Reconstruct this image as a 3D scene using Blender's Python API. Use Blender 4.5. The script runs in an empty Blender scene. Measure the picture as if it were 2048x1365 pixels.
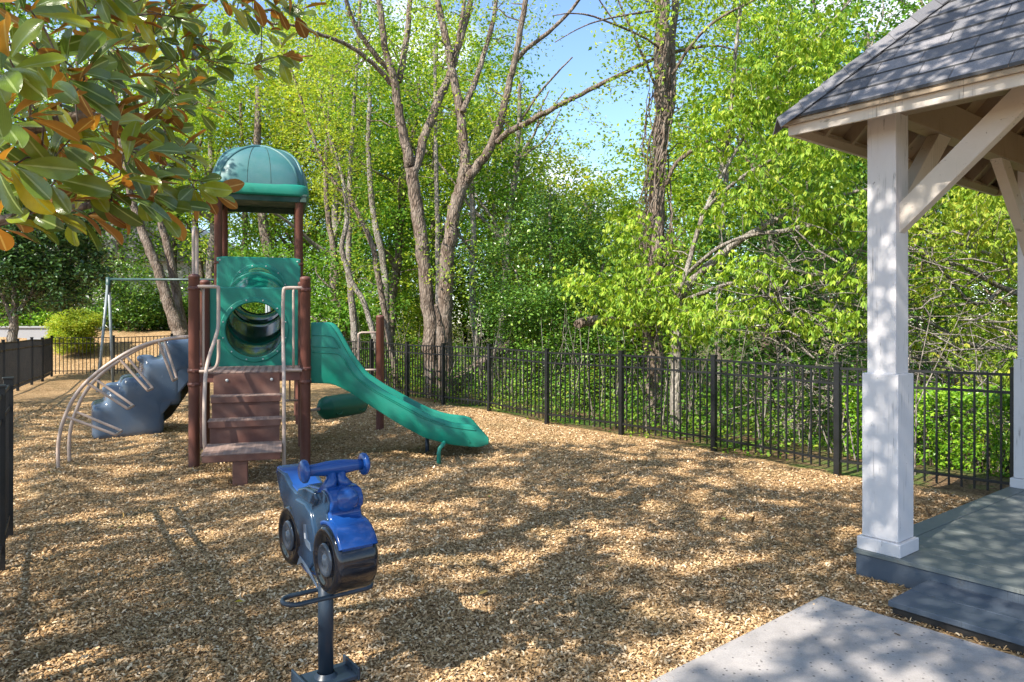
import bpy, bmesh, math, random
import numpy as np
from math import sin, cos, pi, radians, sqrt
from mathutils import Vector, Matrix

SC = bpy.context.scene
COL = SC.collection
F = 1450.0; CX = 1024.0; HY = 644.0; EYE = 1.71
rng = np.random.default_rng(11)
random.seed(5)

def P(x, y, Z):                       # a photo direction at a chosen distance -> a world point
    return np.array([(x-CX)/F*Z, Z, EYE+(HY-y)/F*Z])

# ------------------------------------------------------------------ mesh building
class MB:
    def __init__(s): s.v=[]; s.n=0; s.li=[]; s.lc=[]; s.sm=[]
    def add(s, verts, faces, smooth=False):
        verts = np.asarray(verts, float).reshape(-1,3)
        if isinstance(faces, np.ndarray):
            s.li.append((faces+s.n).ravel().astype(np.int32)); s.lc.append(np.full(len(faces), faces.shape[1], np.int32))
            s.sm.append(np.full(len(faces), smooth, bool))
        else:
            for f in faces:
                s.li.append(np.array(f, np.int32)+s.n)
            s.lc.append(np.array([len(f) for f in faces], np.int32)); s.sm.append(np.full(len(faces), smooth, bool))
        s.v.append(verts); s.n += len(verts); return s
    def box(s, c, size, ax=None):
        c=np.asarray(c,float); h=np.asarray(size,float)/2
        A = np.eye(3) if ax is None else np.array([np.asarray(a,float)/np.linalg.norm(a) for a in ax])
        q = np.array([[x,y,z] for x in (-1,1) for y in (-1,1) for z in (-1,1)])*h
        v = c + q@A
        f=[[0,1,3,2],[4,6,7,5],[0,4,5,1],[2,3,7,6],[0,2,6,4],[1,5,7,3]]
        if np.linalg.det(A)<0: f=[a[::-1] for a in f]
        return s.add(v, f)
    def beam(s, a, b, w, h, up=(0,0,1)):            # bar from a to b, width w (sideways), height h (up)
        a=np.asarray(a,float); b=np.asarray(b,float); d=b-a; L=np.linalg.norm(d); d/=L
        side=np.cross(d,up); side/=np.linalg.norm(side); u=np.cross(side,d)
        return s.box((a+b)/2,(L,w,h),(d,side,u))
    def tube(s, pts, r, sides=8, cap=True, smooth=True):
        pts=np.asarray(pts,float); n=len(pts)
        r=np.full(n,r,float) if np.isscalar(r) else np.asarray(r,float)
        t=np.gradient(pts,axis=0); t/= (np.linalg.norm(t,axis=1,keepdims=True)+1e-9)
        ref=np.array([0,0,1.0]) if abs(t[0,2])<.9 else np.array([1.0,0,0])
        u=np.cross(t[0],ref); u/=np.linalg.norm(u); U=[u]
        for i in range(1,n):
            u=U[-1]-t[i]*np.dot(U[-1],t[i]); u/=np.linalg.norm(u)+1e-9; U.append(u)
        U=np.array(U); V=np.cross(t,U)
        a=np.arange(sides)*2*pi/sides
        v=pts[:,None]+r[:,None,None]*(np.cos(a)[None,:,None]*U[:,None]+np.sin(a)[None,:,None]*V[:,None])
        i=np.arange(n-1)[:,None]*sides; j=np.arange(sides)[None]; k=(j+1)%sides
        f=np.stack([i+j,i+k,i+sides+k,i+sides+j],-1).reshape(-1,4)
        s.add(v.reshape(-1,3),f,smooth)
        if cap:
            b=s.n-n*sides
            s.li.append(np.arange(sides-1,-1,-1,dtype=np.int32)+b); s.li.append(np.arange(sides,dtype=np.int32)+b+(n-1)*sides)
            s.lc.append(np.array([sides,sides],np.int32)); s.sm.append(np.zeros(2,bool))
        return s
    def prism(s, poly, origin, ax, ay, az, depth, smooth=False):   # polygon in (ax,ay) extruded along az
        poly=np.asarray(poly,float); o=np.asarray(origin,float); ax,ay,az=[np.asarray(q,float) for q in (ax,ay,az)]
        a=o+poly[:,:1]*ax+poly[:,1:2]*ay; b=a+az*depth; n=len(poly)
        f=[list(range(n))[::-1], list(range(n,2*n))]+[[i,(i+1)%n,n+(i+1)%n,n+i] for i in range(n)]
        return s.add(np.vstack([a,b]), f)
    def lathe(s, prof, origin, axis, sides=24, smooth=True):       # prof: (distance along axis, radius)
        prof=np.asarray(prof,float); o=np.asarray(origin,float); ax=np.asarray(axis,float); ax=ax/np.linalg.norm(ax)
        ref=np.array([0,0,1.0]) if abs(ax[2])<.9 else np.array([1.0,0,0])
        u=np.cross(ax,ref); u/=np.linalg.norm(u); w=np.cross(ax,u)
        a=np.arange(sides)*2*pi/sides
        v=o+prof[:,0][:,None,None]*ax+prof[:,1][:,None,None]*(np.cos(a)[None,:,None]*u+np.sin(a)[None,:,None]*w)
        n=len(prof); i=np.arange(n-1)[:,None]*sides; j=np.arange(sides)[None]; k=(j+1)%sides
        f=np.stack([i+j,i+k,i+sides+k,i+sides+j],-1).reshape(-1,4)
        return s.add(v.reshape(-1,3),f,smooth)
    def grid(s, V, closed=False, smooth=True):                     # V: (n,m,3) rings
        n,m=V.shape[:2]; i=np.arange(n-1)[:,None]*m
        j=np.arange(m if closed else m-1)[None]; k=(j+1)%m
        f=np.stack([i+j,i+k,i+m+k,i+m+j],-1).reshape(-1,4)
        return s.add(V.reshape(-1,3),f,smooth)
    def build(s, name, mat, parent=None, fix=True, bevel=0, seg=2):
        me=bpy.data.meshes.new(name)
        v=np.vstack(s.v).astype(np.float32); li=np.concatenate(s.li).astype(np.int32); lc=np.concatenate(s.lc).astype(np.int32)
        me.vertices.add(len(v)); me.vertices.foreach_set('co',v.ravel())
        me.loops.add(len(li)); me.loops.foreach_set('vertex_index',li)
        me.polygons.add(len(lc)); st=np.concatenate([[0],np.cumsum(lc)[:-1]]).astype(np.int32)
        me.polygons.foreach_set('loop_start',st); me.polygons.foreach_set('loop_total',lc)
        me.polygons.foreach_set('use_smooth',np.concatenate(s.sm))
        me.update(calc_edges=True); me.validate()
        if fix and len(lc)<60000:
            bm=bmesh.new(); bm.from_mesh(me); bmesh.ops.recalc_face_normals(bm,faces=bm.faces); bm.to_mesh(me); bm.free()
        me.materials.append(mat)
        o=bpy.data.objects.new(name,me); COL.objects.link(o)
        if parent is not None: o.parent=parent; o.matrix_parent_inverse=Matrix.Translation(-Vector(parent_world(parent)))
        if bevel:
            m=o.modifiers.new('bevel','BEVEL'); m.width=bevel; m.segments=seg; m.limit_method='ANGLE'; m.angle_limit=radians(40)
            m.harden_normals=False
        return o
def parent_world(p):
    return Vector(p.location) if p.type=='EMPTY' else Vector((0,0,0))
def thing(name,label,cat,loc=(0,0,0),group=None):
    o=bpy.data.objects.new(name,None); COL.objects.link(o); o.location=[float(q) for q in loc]; o.empty_display_size=.2
    o['label']=label; o['category']=cat
    if group: o['group']=group
    return o
def tag(o,label,cat,group=None,kind=None):
    if label: o['label']=label
    if cat: o['category']=cat
    if group: o['group']=group
    if kind: o['kind']=kind
    return o

# ------------------------------------------------------------------ materials
class NT:
    def __init__(s,name):
        s.m=bpy.data.materials.new(name); s.m.use_nodes=True; s.t=s.m.node_tree; s.t.nodes.clear()
        s.out=s.n('ShaderNodeOutputMaterial')
    def n(s,t,**k):
        x=s.t.nodes.new(t)
        for a,b in k.items():
            if a in x.inputs: x.inputs[a].default_value=b
            else: setattr(x,a,b)
        return x
    def l(s,a,b): s.t.links.new(a,b)
    def coord(s,scale=(1,1,1),rot=(0,0,0),src='Object'):
        c=s.n('ShaderNodeTexCoord'); m=s.n('ShaderNodeMapping'); m.inputs['Scale'].default_value=scale; m.inputs['Rotation'].default_value=rot
        s.l(c.outputs[src],m.inputs['Vector']); return m.outputs['Vector']
    def wcoord(s,scale=(1,1,1),rot=(0,0,0)):
        c=s.n('ShaderNodeNewGeometry'); m=s.n('ShaderNodeMapping'); m.inputs['Scale'].default_value=scale; m.inputs['Rotation'].default_value=rot
        s.l(c.outputs['Position'],m.inputs['Vector']); return m.outputs['Vector']
    def noise(s,vec,scale,detail=4,rough=.6):
        x=s.n('ShaderNodeTexNoise'); x.inputs['Scale'].default_value=scale; x.inputs['Detail'].default_value=detail; x.inputs['Roughness'].default_value=rough
        s.l(vec,x.inputs['Vector']); return x.outputs['Fac']
    def ramp(s,fac,stops):
        r=s.n('ShaderNodeValToRGB'); e=r.color_ramp.elements
        while len(e)<len(stops): e.new(.5)
        for q,(p,c) in zip(e,stops): q.position=p; q.color=(*c,1) if len(c)==3 else c
        s.l(fac,r.inputs['Fac']); return r.outputs['Color']
    def mix(s,fac,a,b,mode='MIX'):
        x=s.n('ShaderNodeMix',data_type='RGBA',blend_type=mode)
        for v,i in ((fac,0),(a,6),(b,7)):
            if hasattr(v,'links'): s.l(v,x.inputs[i])
            else: x.inputs[i].default_value = v if i==0 else ((*v,1) if len(v)==3 else v)
        return x.outputs[2]
    def bump(s,h,strength,dist=.01,prev=None):
        b=s.n('ShaderNodeBump'); b.inputs['Strength'].default_value=strength; b.inputs['Distance'].default_value=dist
        s.l(h,b.inputs['Height'])
        if prev is not None: s.l(prev,b.inputs['Normal'])
        return b.outputs['Normal']
    def pbr(s,color,rough=.5,metal=0,spec=.5,normal=None,coat=0):
        p=s.n('ShaderNodeBsdfPrincipled')
        if hasattr(color,'links'): s.l(color,p.inputs['Base Color'])
        else: p.inputs['Base Color'].default_value=(*color,1)
        if hasattr(rough,'links'): s.l(rough,p.inputs['Roughness'])
        else: p.inputs['Roughness'].default_value=rough
        p.inputs['Metallic'].default_value=metal; p.inputs['Specular IOR Level'].default_value=spec; p.inputs['Coat Weight'].default_value=coat
        p.inputs['Coat Roughness'].default_value=.12
        if normal is not None: s.l(normal,p.inputs['Normal'])
        s.l(p.outputs[0],s.out.inputs[0]); s.p=p; return s.m

def leafmat(name,stops,trans=.42,tint=(1.25,1.15,.5),rough=.5,spec=.35,back=None,midrib=None):
    t=NT(name); g=t.n('ShaderNodeNewGeometry')
    c=t.ramp(g.outputs['Random Per Island'],stops)
    nz=t.noise(t.wcoord(),.8,4); c=t.mix(.75,c,t.ramp(nz,[(.3,(.55,.6,.5)),(.7,(1.25,1.2,1.1))]),'MULTIPLY')  # tone varies by clump, with shadow darks put into the leaf colour
    if back is not None:
        b=t.mix(g.outputs['Random Per Island'],back,tuple(q*.55 for q in back)); cc=t.mix(g.outputs['Backfacing'],c,b)
    else: cc=c
    p=t.n('ShaderNodeBsdfPrincipled'); t.l(cc,p.inputs['Base Color']); p.inputs['Roughness'].default_value=rough; p.inputs['Specular IOR Level'].default_value=spec
    tr=t.n('ShaderNodeBsdfTranslucent'); t.l(t.mix(1,cc,tint,'MULTIPLY'),tr.inputs['Color'])
    m=t.n('ShaderNodeMixShader'); m.inputs[0].default_value=trans; t.l(p.outputs[0],m.inputs[1]); t.l(tr.outputs[0],m.inputs[2]); t.l(m.outputs[0],t.out.inputs[0])
    return t.m

M={}
M['lime']=leafmat('leaf_lime',[(0,(.13,.26,.025)),(.4,(.26,.43,.04)),(.75,(.42,.56,.07)),(1,(.55,.62,.11))],trans=.48)
M['yellowgreen']=leafmat('leaf_yellowgreen',[(0,(.17,.29,.03)),(.5,(.33,.45,.05)),(.85,(.46,.53,.07)),(1,(.55,.52,.10))],trans=.5)
M['mid']=leafmat('leaf_mid',[(0,(.05,.15,.016)),(.5,(.12,.28,.03)),(1,(.27,.44,.06))],trans=.4)
M['holly']=leafmat('leaf_holly',[(0,(.035,.10,.016)),(.5,(.09,.21,.03)),(.85,(.18,.33,.05)),(1,(.30,.42,.08))],trans=.28,rough=.3,spec=.6)
M['dark']=leafmat('leaf_dark',[(0,(.020,.050,.016)),(.6,(.045,.105,.026)),(1,(.10,.19,.05))],trans=.2,rough=.28,spec=.6)
M['hedge']=leafmat('leaf_hedge',[(0,(.08,.22,.015)),(.5,(.20,.42,.03)),(1,(.40,.58,.05))],trans=.35,rough=.35,spec=.5)

def magnoliamat():
    t=NT('leaf_magnolia'); g=t.n('ShaderNodeNewGeometry'); uv=t.n('ShaderNodeTexCoord')
    top=t.ramp(g.outputs['Random Per Island'],[(0,(.07,.12,.022)),(.5,(.14,.21,.03)),(.85,(.24,.30,.03)),(1,(.38,.34,.02))])
    und=t.ramp(g.outputs['Random Per Island'],[(0,(.20,.085,.022)),(.6,(.30,.14,.03)),(1,(.42,.22,.035))])
    sep=t.n('ShaderNodeSeparateXYZ'); t.l(uv.outputs['UV'],sep.inputs[0])
    a=t.n('ShaderNodeMath',operation='SUBTRACT'); t.l(sep.outputs[0],a.inputs[0]); a.inputs[1].default_value=.5
    b=t.n('ShaderNodeMath',operation='ABSOLUTE'); t.l(a.outputs[0],b.inputs[0])
    rib=t.ramp(b.outputs[0],[(0,(1,1,1)),(.035,(1,1,1)),(.06,(0,0,0))])
    top=t.mix(rib,top,(.28,.36,.13)); und=t.mix(rib,und,(.45,.30,.12))
    nz=t.noise(t.wcoord(),14,4); top=t.mix(.35,top,t.ramp(nz,[(.35,(.6,.65,.6)),(.7,(1.3,1.3,1.1))]),'MULTIPLY')
    cc=t.mix(g.outputs['Backfacing'],top,und)
    rr=t.mix(g.outputs['Backfacing'],(.20,.20,.20),(.85,.85,.85))
    w=t.n('ShaderNodeTexWave'); w.inputs['Scale'].default_value=9; w.inputs['Distortion'].default_value=1; t.l(uv.outputs['UV'],w.inputs['Vector']); w.bands_direction='DIAGONAL'
    nb=t.bump(w.outputs['Fac'],.15,.004)
    p=t.n('ShaderNodeBsdfPrincipled'); t.l(cc,p.inputs['Base Color']); t.l(rr,p.inputs['Roughness']); p.inputs['Specular IOR Level'].default_value=.55; t.l(nb,p.inputs['Normal'])
    tr=t.n('ShaderNodeBsdfTranslucent'); t.l(t.mix(1,cc,(1.5,1.3,.5),'MULTIPLY'),tr.inputs['Color'])
    m=t.n('ShaderNodeMixShader'); m.inputs[0].default_value=.28; t.l(p.outputs[0],m.inputs[1]); t.l(tr.outputs[0],m.inputs[2]); t.l(m.outputs[0],t.out.inputs[0])
    return t.m
M['magnolia']=magnoliamat()

def barkmat(name,c1,c2,c3,sc=9):
    t=NT(name); v=t.wcoord((sc,sc,sc*.28)); 
    vo=t.n('ShaderNodeTexVoronoi',feature='DISTANCE_TO_EDGE'); vo.inputs['Scale'].default_value=2.2
    nv=t.n('ShaderNodeTexNoise'); nv.inputs['Scale'].default_value=.9; nv.inputs['Detail'].default_value=4; t.l(v,nv.inputs['Vector'])
    mx=t.mix(.45,v,nv.outputs['Color'],'ADD'); t.l(mx,vo.inputs['Vector'])
    h=t.ramp(vo.outputs['Distance'],[(0,(0,0,0)),(.28,(1,1,1))])
    nz=t.noise(t.wcoord((1,1,.5)),5,5,.7)
    c=t.mix(h,c1,c2); c=t.mix(t.ramp(nz,[(.42,(0,0,0)),(.7,(1,1,1))]),c,c3)
    nb=t.bump(h,.9,.02); nb=t.bump(t.noise(t.wcoord(),40,4),.5,.008,nb)
    return t.pbr(c,.9,spec=.2,normal=nb)
M['bark']=barkmat('bark_brown',(.06,.042,.03),(.20,.15,.115),(.27,.225,.185))
M['bark_grey']=barkmat('bark_grey',(.09,.075,.06),(.27,.23,.19),(.36,.33,.29),12)
M['bark_dark']=barkmat('bark_dark',(.04,.028,.02),(.12,.085,.065),(.17,.14,.12),12)

def groundmat():
    t=NT('ground'); w=t.wcoord()
    # chip pattern: warped cells, two sizes
    nv=t.n('ShaderNodeTexNoise'); nv.inputs['Scale'].default_value=6; nv.inputs['Detail'].default_value=3; t.l(w,nv.inputs['Vector'])
    wv=t.mix(.12,w,nv.outputs['Color'],'ADD')
    def cells(sc,rot):
        mp=t.n('ShaderNodeMapping'); mp.inputs['Scale'].default_value=sc; mp.inputs['Rotation'].default_value=(0,0,rot); t.l(wv,mp.inputs['Vector'])
        a=t.n('ShaderNodeTexVoronoi'); a.inputs['Scale'].default_value=1; t.l(mp.outputs[0],a.inputs['Vector'])
        return a
    a=cells((26,70,20),.5); b=cells((75,30,20),.2)
    sel=t.ramp(t.noise(w,16,2),[(.47,(0,0,0)),(.53,(1,1,1))])
    rnd=t.mix(sel,a.outputs['Color'],b.outputs['Color']); dst=t.mix(sel,a.outputs['Distance'],b.outputs['Distance'])
    s=t.n('ShaderNodeSeparateColor'); t.l(rnd,s.inputs[0])
    chip=t.ramp(s.outputs[0],[(0,(.20,.12,.058)),(.3,(.35,.21,.10)),(.6,(.49,.315,.16)),(.85,(.62,.43,.24)),(1,(.72,.54,.34))])
    chip=t.mix(.6,chip,t.ramp(t.noise(w,.55,4),[(.3,(.72,.70,.64)),(.7,(1.15,1.12,1.05))]),'MULTIPLY')
    chip=t.mix(t.ramp(t.noise(w,1.3,5,.7),[(.5,(0,0,0)),(.72,(.6,.6,.6))]),chip,(.16,.13,.06))
    litter=t.ramp(s.outputs[1],[(0,(.07,.045,.025)),(.5,(.16,.10,.055)),(1,(.28,.19,.11))])
    green=t.ramp(s.outputs[2],[(0,(.03,.07,.015)),(1,(.12,.22,.04))])
    litter=t.mix(t.ramp(t.noise(w,.9,5,.7),[(.45,(0,0,0)),(.6,(1,1,1))]),litter,green)
    # beyond the long fence -> forest floor
    gp=t.n('ShaderNodeNewGeometry'); sp=t.n('ShaderNodeSeparateXYZ'); t.l(gp.outputs['Position'],sp.inputs[0])
    def M_(op,x,y):
        q=t.n('ShaderNodeMath',operation=op)
        for i,vv in enumerate((x,y)):
            if hasattr(vv,'links'): t.l(vv,q.inputs[i])
            else: q.inputs[i].default_value=vv
        return q.outputs[0]
    d=M_('ADD',M_('MULTIPLY',sp.outputs[0],.805),M_('MULTIPLY',sp.outputs[1],.593))
    d=M_('SUBTRACT',d,(-2.34*.805+16.2*.593)+.12)
    nl=M_('MULTIPLY',M_('SUBTRACT',t.noise(w,2.5,3),.5),.8)
    d=M_('ADD',d,nl)
    fac=t.ramp(M_('MULTIPLY',d,4),[(0,(0,0,0)),(1,(1,1,1))])
    c=t.mix(fac,chip,litter)
    h=t.n('ShaderNodeMath',operation='SUBTRACT'); t.l(s.outputs[1],h.inputs[0]); t.l(dst,h.inputs[1])
    nb=t.bump(h.outputs[0],.9,.02)
    nb=t.bump(t.noise(w,3,4),.6,.06,nb)
    return t.pbr(c,.95,spec=.12,normal=nb)
M['ground']=groundmat()
def chipmat():
    t=NT('wood_chip'); g=t.n('ShaderNodeNewGeometry')
    c=t.ramp(g.outputs['Random Per Island'],[(0,(.15,.09,.042)),(.25,(.31,.19,.087)),(.55,(.48,.31,.155)),(.85,(.64,.45,.26)),(1,(.78,.62,.42))])
    c=t.mix(t.ramp(t.noise(t.wcoord(),1.3,5,.7),[(.5,(0,0,0)),(.72,(.5,.5,.5))]),c,(.17,.135,.065))
    return t.pbr(c,.9,spec=.15)
M['chip']=chipmat()

def plastic(name,col,rough=.35,fade=.12,wear=(.5,.5,.5),bump=.06):
    t=NT(name); w=t.wcoord()
    c=t.mix(t.ramp(t.noise(w,2.2,5,.65),[(.4,(0,0,0)),(.75,(fade,fade,fade))]),col,wear)
    r=t.ramp(t.noise(w,5,4),[(.3,(rough*.8,)*3),(.7,(min(1,rough*1.4),)*3)])
    return t.pbr(c,r,spec=.5,normal=t.bump(t.noise(w,120,2),bump,.004))
M['teal']=plastic('teal_plastic',(.003,.185,.125),.38,.3,(.06,.27,.21))
M['teal_faded_sheen']=plastic('teal_faded_sheen_plastic',(.035,.135,.135),.42,.5,(.10,.17,.20))  # greyed teal: fading plus sun and sky gloss put into the colour
M['tealtube']=plastic('teal_tube_plastic',(.006,.13,.085),.14,.1,(.1,.3,.24),.02)
M['barrel']=plastic('barrel_green',(.006,.125,.075),.45,.15,(.06,.22,.15))
M['brown']=plastic('brown_coating',(.105,.034,.023),.5,.2,(.20,.10,.075))
M['tread']=plastic('tread_brown',(.11,.042,.029),.6,.35,(.30,.2,.16))
M['worn']=plastic('worn_edge',(.30,.21,.17),.7,.7,(.15,.08,.06))
M['rail']=plastic('beige_coating',(.43,.33,.27),.4,.3,(.30,.23,.19))
M['rock']=plastic('slate_blue_plastic',(.060,.095,.150),.2,.6,(.11,.13,.155),.03)
M['rockunder']=plastic('rock_underside_plastic',(.16,.15,.10),.4,.6,(.07,.10,.11))
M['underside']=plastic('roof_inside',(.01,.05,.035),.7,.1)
M['rider']=plastic('rider_blue_plastic',(.009,.055,.23),.16,.3,(.022,.11,.36),.02)
M['rider_side']=plastic('rider_side_blue',(.015,.040,.085),.14,.6,(.035,.07,.11),.02)  # slate for the mouldings, and for shade painted onto the body sides
M['tyre']=plastic('glossy_black_plastic',(.008,.010,.016),.09,.1,(.03,.03,.04),.01)
M['chrome']=plastic('silver_decal',(.12,.16,.22),.2,.95,(.02,.05,.10),.02)
M['hubm']=plastic('hub_grey_blue',(.035,.05,.075),.12,.9,(.13,.16,.2),.02)
M['white_decal']=plastic('white_decal',(.75,.77,.8),.25,.1)
M['navy']=plastic('navy_coated_steel',(.016,.030,.050),.35,.3,(.05,.07,.10))
M['swing_green']=plastic('green_coated_pipe',(.02,.055,.05),.4,.3,(.12,.2,.2))
M['galv']=plastic('galvanised_pipe',(.17,.20,.21),.4,.5,(.34,.38,.38))
M['bolt']=plastic('bolt_steel',(.5,.52,.5),.35,.2)
M['fence']=plastic('black_powder_coat',(.006,.0065,.007),.42,.2,(.03,.03,.03),.02)

def paintwood(name,col,dirt,grain=(1,1,1),rough=.6,amount=.5,crack=True):
    t=NT(name); w=t.wcoord()
    c=t.mix(t.ramp(t.noise(w,1.7,6,.7),[(.35,(0,0,0)),(.75,(amount,)*3)]),col,dirt)
    g=t.wcoord(grain)
    cr=t.ramp(t.noise(g,9,5,.75),[(.33,(.8,.8,.8)),(.37,(0,0,0))])
    if crack:
        c=t.mix(cr,c,tuple(q*.6 for q in dirt))
        ln=t.ramp(t.noise(t.wcoord((26,26,.6)),1,2,.5),[(.485,(0,0,0)),(.5,(1,1,1)),(.515,(0,0,0))])
        mk=t.ramp(t.noise(t.wcoord((2.5,2.5,1.2)),1.7,3),[(.52,(0,0,0)),(.60,(.75,.75,.75))])
        c=t.mix(t.mix(1,ln,mk,'MULTIPLY'),c,tuple(q*.3 for q in dirt))
        sp=t.ramp(t.noise(w,38,2),[(.74,(0,0,0)),(.78,(.7,.7,.7))]); c=t.mix(sp,c,tuple(q*.35 for q in dirt))
    nb=t.bump(t.noise(g,26,5,.7),.25,.006); nb=t.bump(t.noise(w,90,3),.15,.003,nb)
    return t.pbr(c,rough,spec=.3,normal=nb)
M['white_paint']=paintwood('white_painted_wood',(.62,.60,.61),(.45,.43,.44),(3,3,.35))
M['cream_paint']=paintwood('cream_painted_trim',(.56,.50,.44),(.40,.35,.29),(.8,.8,2))
M['soffit']=paintwood('soffit_shaded_cream',(.33,.255,.18),(.20,.15,.095),(1,1,2))  # cream paint, darkened in its colour for the shade under the roof
M['deck']=paintwood('grey_deck_paint',(.13,.15,.15),(.24,.235,.21),(1,1,1),.5,.7)
M['deckrim']=paintwood('blue_grey_rim_paint',(.075,.095,.125),(.12,.13,.14),(1,1,1),.5,.5)
M['darkgap']=paintwood('near_black_wood',(.03,.027,.025),(.02,.02,.02))
def shinglemat():
    t=NT('asphalt_shingle'); g=t.n('ShaderNodeNewGeometry'); w=t.wcoord()
    c=t.ramp(g.outputs['Random Per Island'],[(0,(.10,.10,.108)),(.5,(.15,.148,.155)),(1,(.22,.21,.215))])
    c=t.mix(.8,c,t.ramp(t.noise(w,260,3,.8),[(.35,(.45,.45,.5)),(.65,(1.6,1.6,1.6))]),'MULTIPLY')
    return t.pbr(c,.9,spec=.2,normal=t.bump(t.noise(w,260,2),.7,.004))
M['shingle']=shinglemat()
def concmat():
    t=NT('speckled_concrete'); w=t.wcoord()
    c=t.ramp(t.noise(w,3,6,.7),[(.3,(.27,.25,.24)),(.7,(.41,.38,.365))])
    v=t.n('ShaderNodeTexVoronoi'); v.inputs['Scale'].default_value=30; v.inputs['Randomness'].default_value=1; t.l(t.mix(.03,w,t.n('ShaderNodeTexNoise').outputs['Color'],'ADD'),v.inputs['Vector'])
    sp=t.ramp(v.outputs['Distance'],[(.14,(1,1,1)),(.22,(0,0,0))])
    s=t.n('ShaderNodeSeparateColor'); t.l(v.outputs['Color'],s.inputs[0]); k=t.ramp(s.outputs[0],[(.45,(0,0,0)),(.5,(1,1,1))])
    c=t.mix(t.mix(1,sp,k,'MULTIPLY'),c,(.11,.10,.10))
    c=t.mix(.5,c,t.ramp(t.noise(w,150,3,.8),[(.3,(.7,.7,.7)),(.7,(1.25,1.25,1.25))]),'MULTIPLY')
    return t.pbr(c,.85,spec=.25,normal=t.bump(t.noise(w,90,4),.5,.006))
M['shingle_edge']=plastic('shingle_cut_edge',(.025,.026,.03),.9,.1)
M['concrete']=concmat()
M['wall']=paintwood('pale_render',(.27,.27,.28),(.22,.23,.23),crack=False)
M['roofing']=paintwood('grey_roofing',(.20,.21,.22),(.13,.14,.15),crack=False)
M['siding']=paintwood('pale_siding',(.50,.50,.48),(.38,.38,.36),crack=False)

# ------------------------------------------------------------------ terrain
FP=np.array([-2.34,16.2]); FD=np.array([.593,-.805]); FN=np.array([.805,.593])
def sm(a,b,x):
    t=np.clip((x-a)/(b-a),0,1); return t*t*(3-2*t)
def H(x,y):
    x=np.asarray(x,float); y=np.asarray(y,float)
    d=(x-FP[0])*FN[0]+(y-FP[1])*FN[1]
    h=-1.3*sm(.4,9,d)
    h=h+1.35*sm(22.0,29,y)*(1-sm(-9.5,-4,x))*(1-sm(.2,3,d))
    h=h+.035*np.sin(x*1.1+.6)*np.sin(y*.9)+.02*np.sin(x*2.9+y*2.1)
    near=np.exp(-((x-2.6)**2+(y-4.0)**2)/6.0)
    return h*(1-near*.9)
def Hf(x,y): return float(H(x,y))

def make_ground():
    def axis(lo,hi,fine,step,far):
        a=list(np.arange(lo,hi+1e-6,step)); g=step; x=hi
        while x<far: g*=1.35; x+=g; a.append(x)
        g=step; x=lo
        while x>-far: g*=1.35; x-=g; a.insert(0,x)
        return np.array(a)
    xs=axis(-22,14,0,.22,400); ys=axis(-3,34,0,.22,400)
    X,Y=np.meshgrid(xs,ys,indexing='ij'); Z=H(X,Y)
    m=MB(); m.grid(np.stack([X,Y,Z],-1),smooth=True)
    o=m.build('ground',M['ground'],fix=False); 
    if o.data.polygons[0].normal.z<0: o.data.flip_normals()
    tag(o,'tan wood chip mulch of the play yard with leafy forest floor beyond',None,kind='structure')
make_ground()

def make_chips():
    N=290000
    th=rng.uniform(-.64,.64,N); u=rng.random(N); z0,z1=2.3,15.0
    Z=z0*(z1/z0)**(u**.95); X=Z*np.tan(th)*1.0
    d=(X-FP[0])*FN[0]+(Z-FP[1])*FN[1]
    g=(X-2.334)*.755+(Z-4.92)*.656; gv=(X-2.334)*.656-(Z-4.92)*.755
    keep=(d<0)&~((g>-.02)&(gv>-.02))&~((g<-.59)&(gv>.1))
    X=X[keep];Z=Z[keep];n=len(X)
    L=rng.uniform(.008,.026,n)*(1+.05*Z); W=rng.uniform(.005,.012,n)*(1+.05*Z)
    a=rng.uniform(0,2*pi,n); ti=rng.normal(0,.28,n); ro=rng.normal(0,.35,n)
    d1=np.stack([np.cos(a)*np.cos(ti),np.sin(a)*np.cos(ti),np.sin(ti)],-1)
    d2=np.stack([-np.sin(a)*np.cos(ro),np.cos(a)*np.cos(ro),np.sin(ro)],-1)
    c=np.stack([X,Z,H(X,Z)+np.abs(ti)*L*.5+rng.uniform(.002,.012,n)],-1)
    up=np.array([0,0,1.0])
    e=rng.uniform(.5,1,n)[:,None]
    v=np.stack([c-d1*L[:,None]/2-d2*W[:,None]/2*e, c-d1*L[:,None]/2+d2*W[:,None]/2, c+d2*W[:,None]/2+up*.003, c+d1*L[:,None]/2*1.1+d2*W[:,None]/4*e, c+d1*L[:,None]/2-d2*W[:,None]/2, c-d2*W[:,None]/2+up*.003],1)
    i=np.arange(n)[:,None]*6
    f=np.concatenate([i+np.array([0,5,2,1]),i+np.array([5,4,3,2])])
    m=MB(); m.add(v.reshape(-1,3),f)
    tag(m.build('wood_chips',M['chip'],fix=False),'loose tan and brown wood chips over the play yard',None,kind='stuff')
make_chips()

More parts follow.
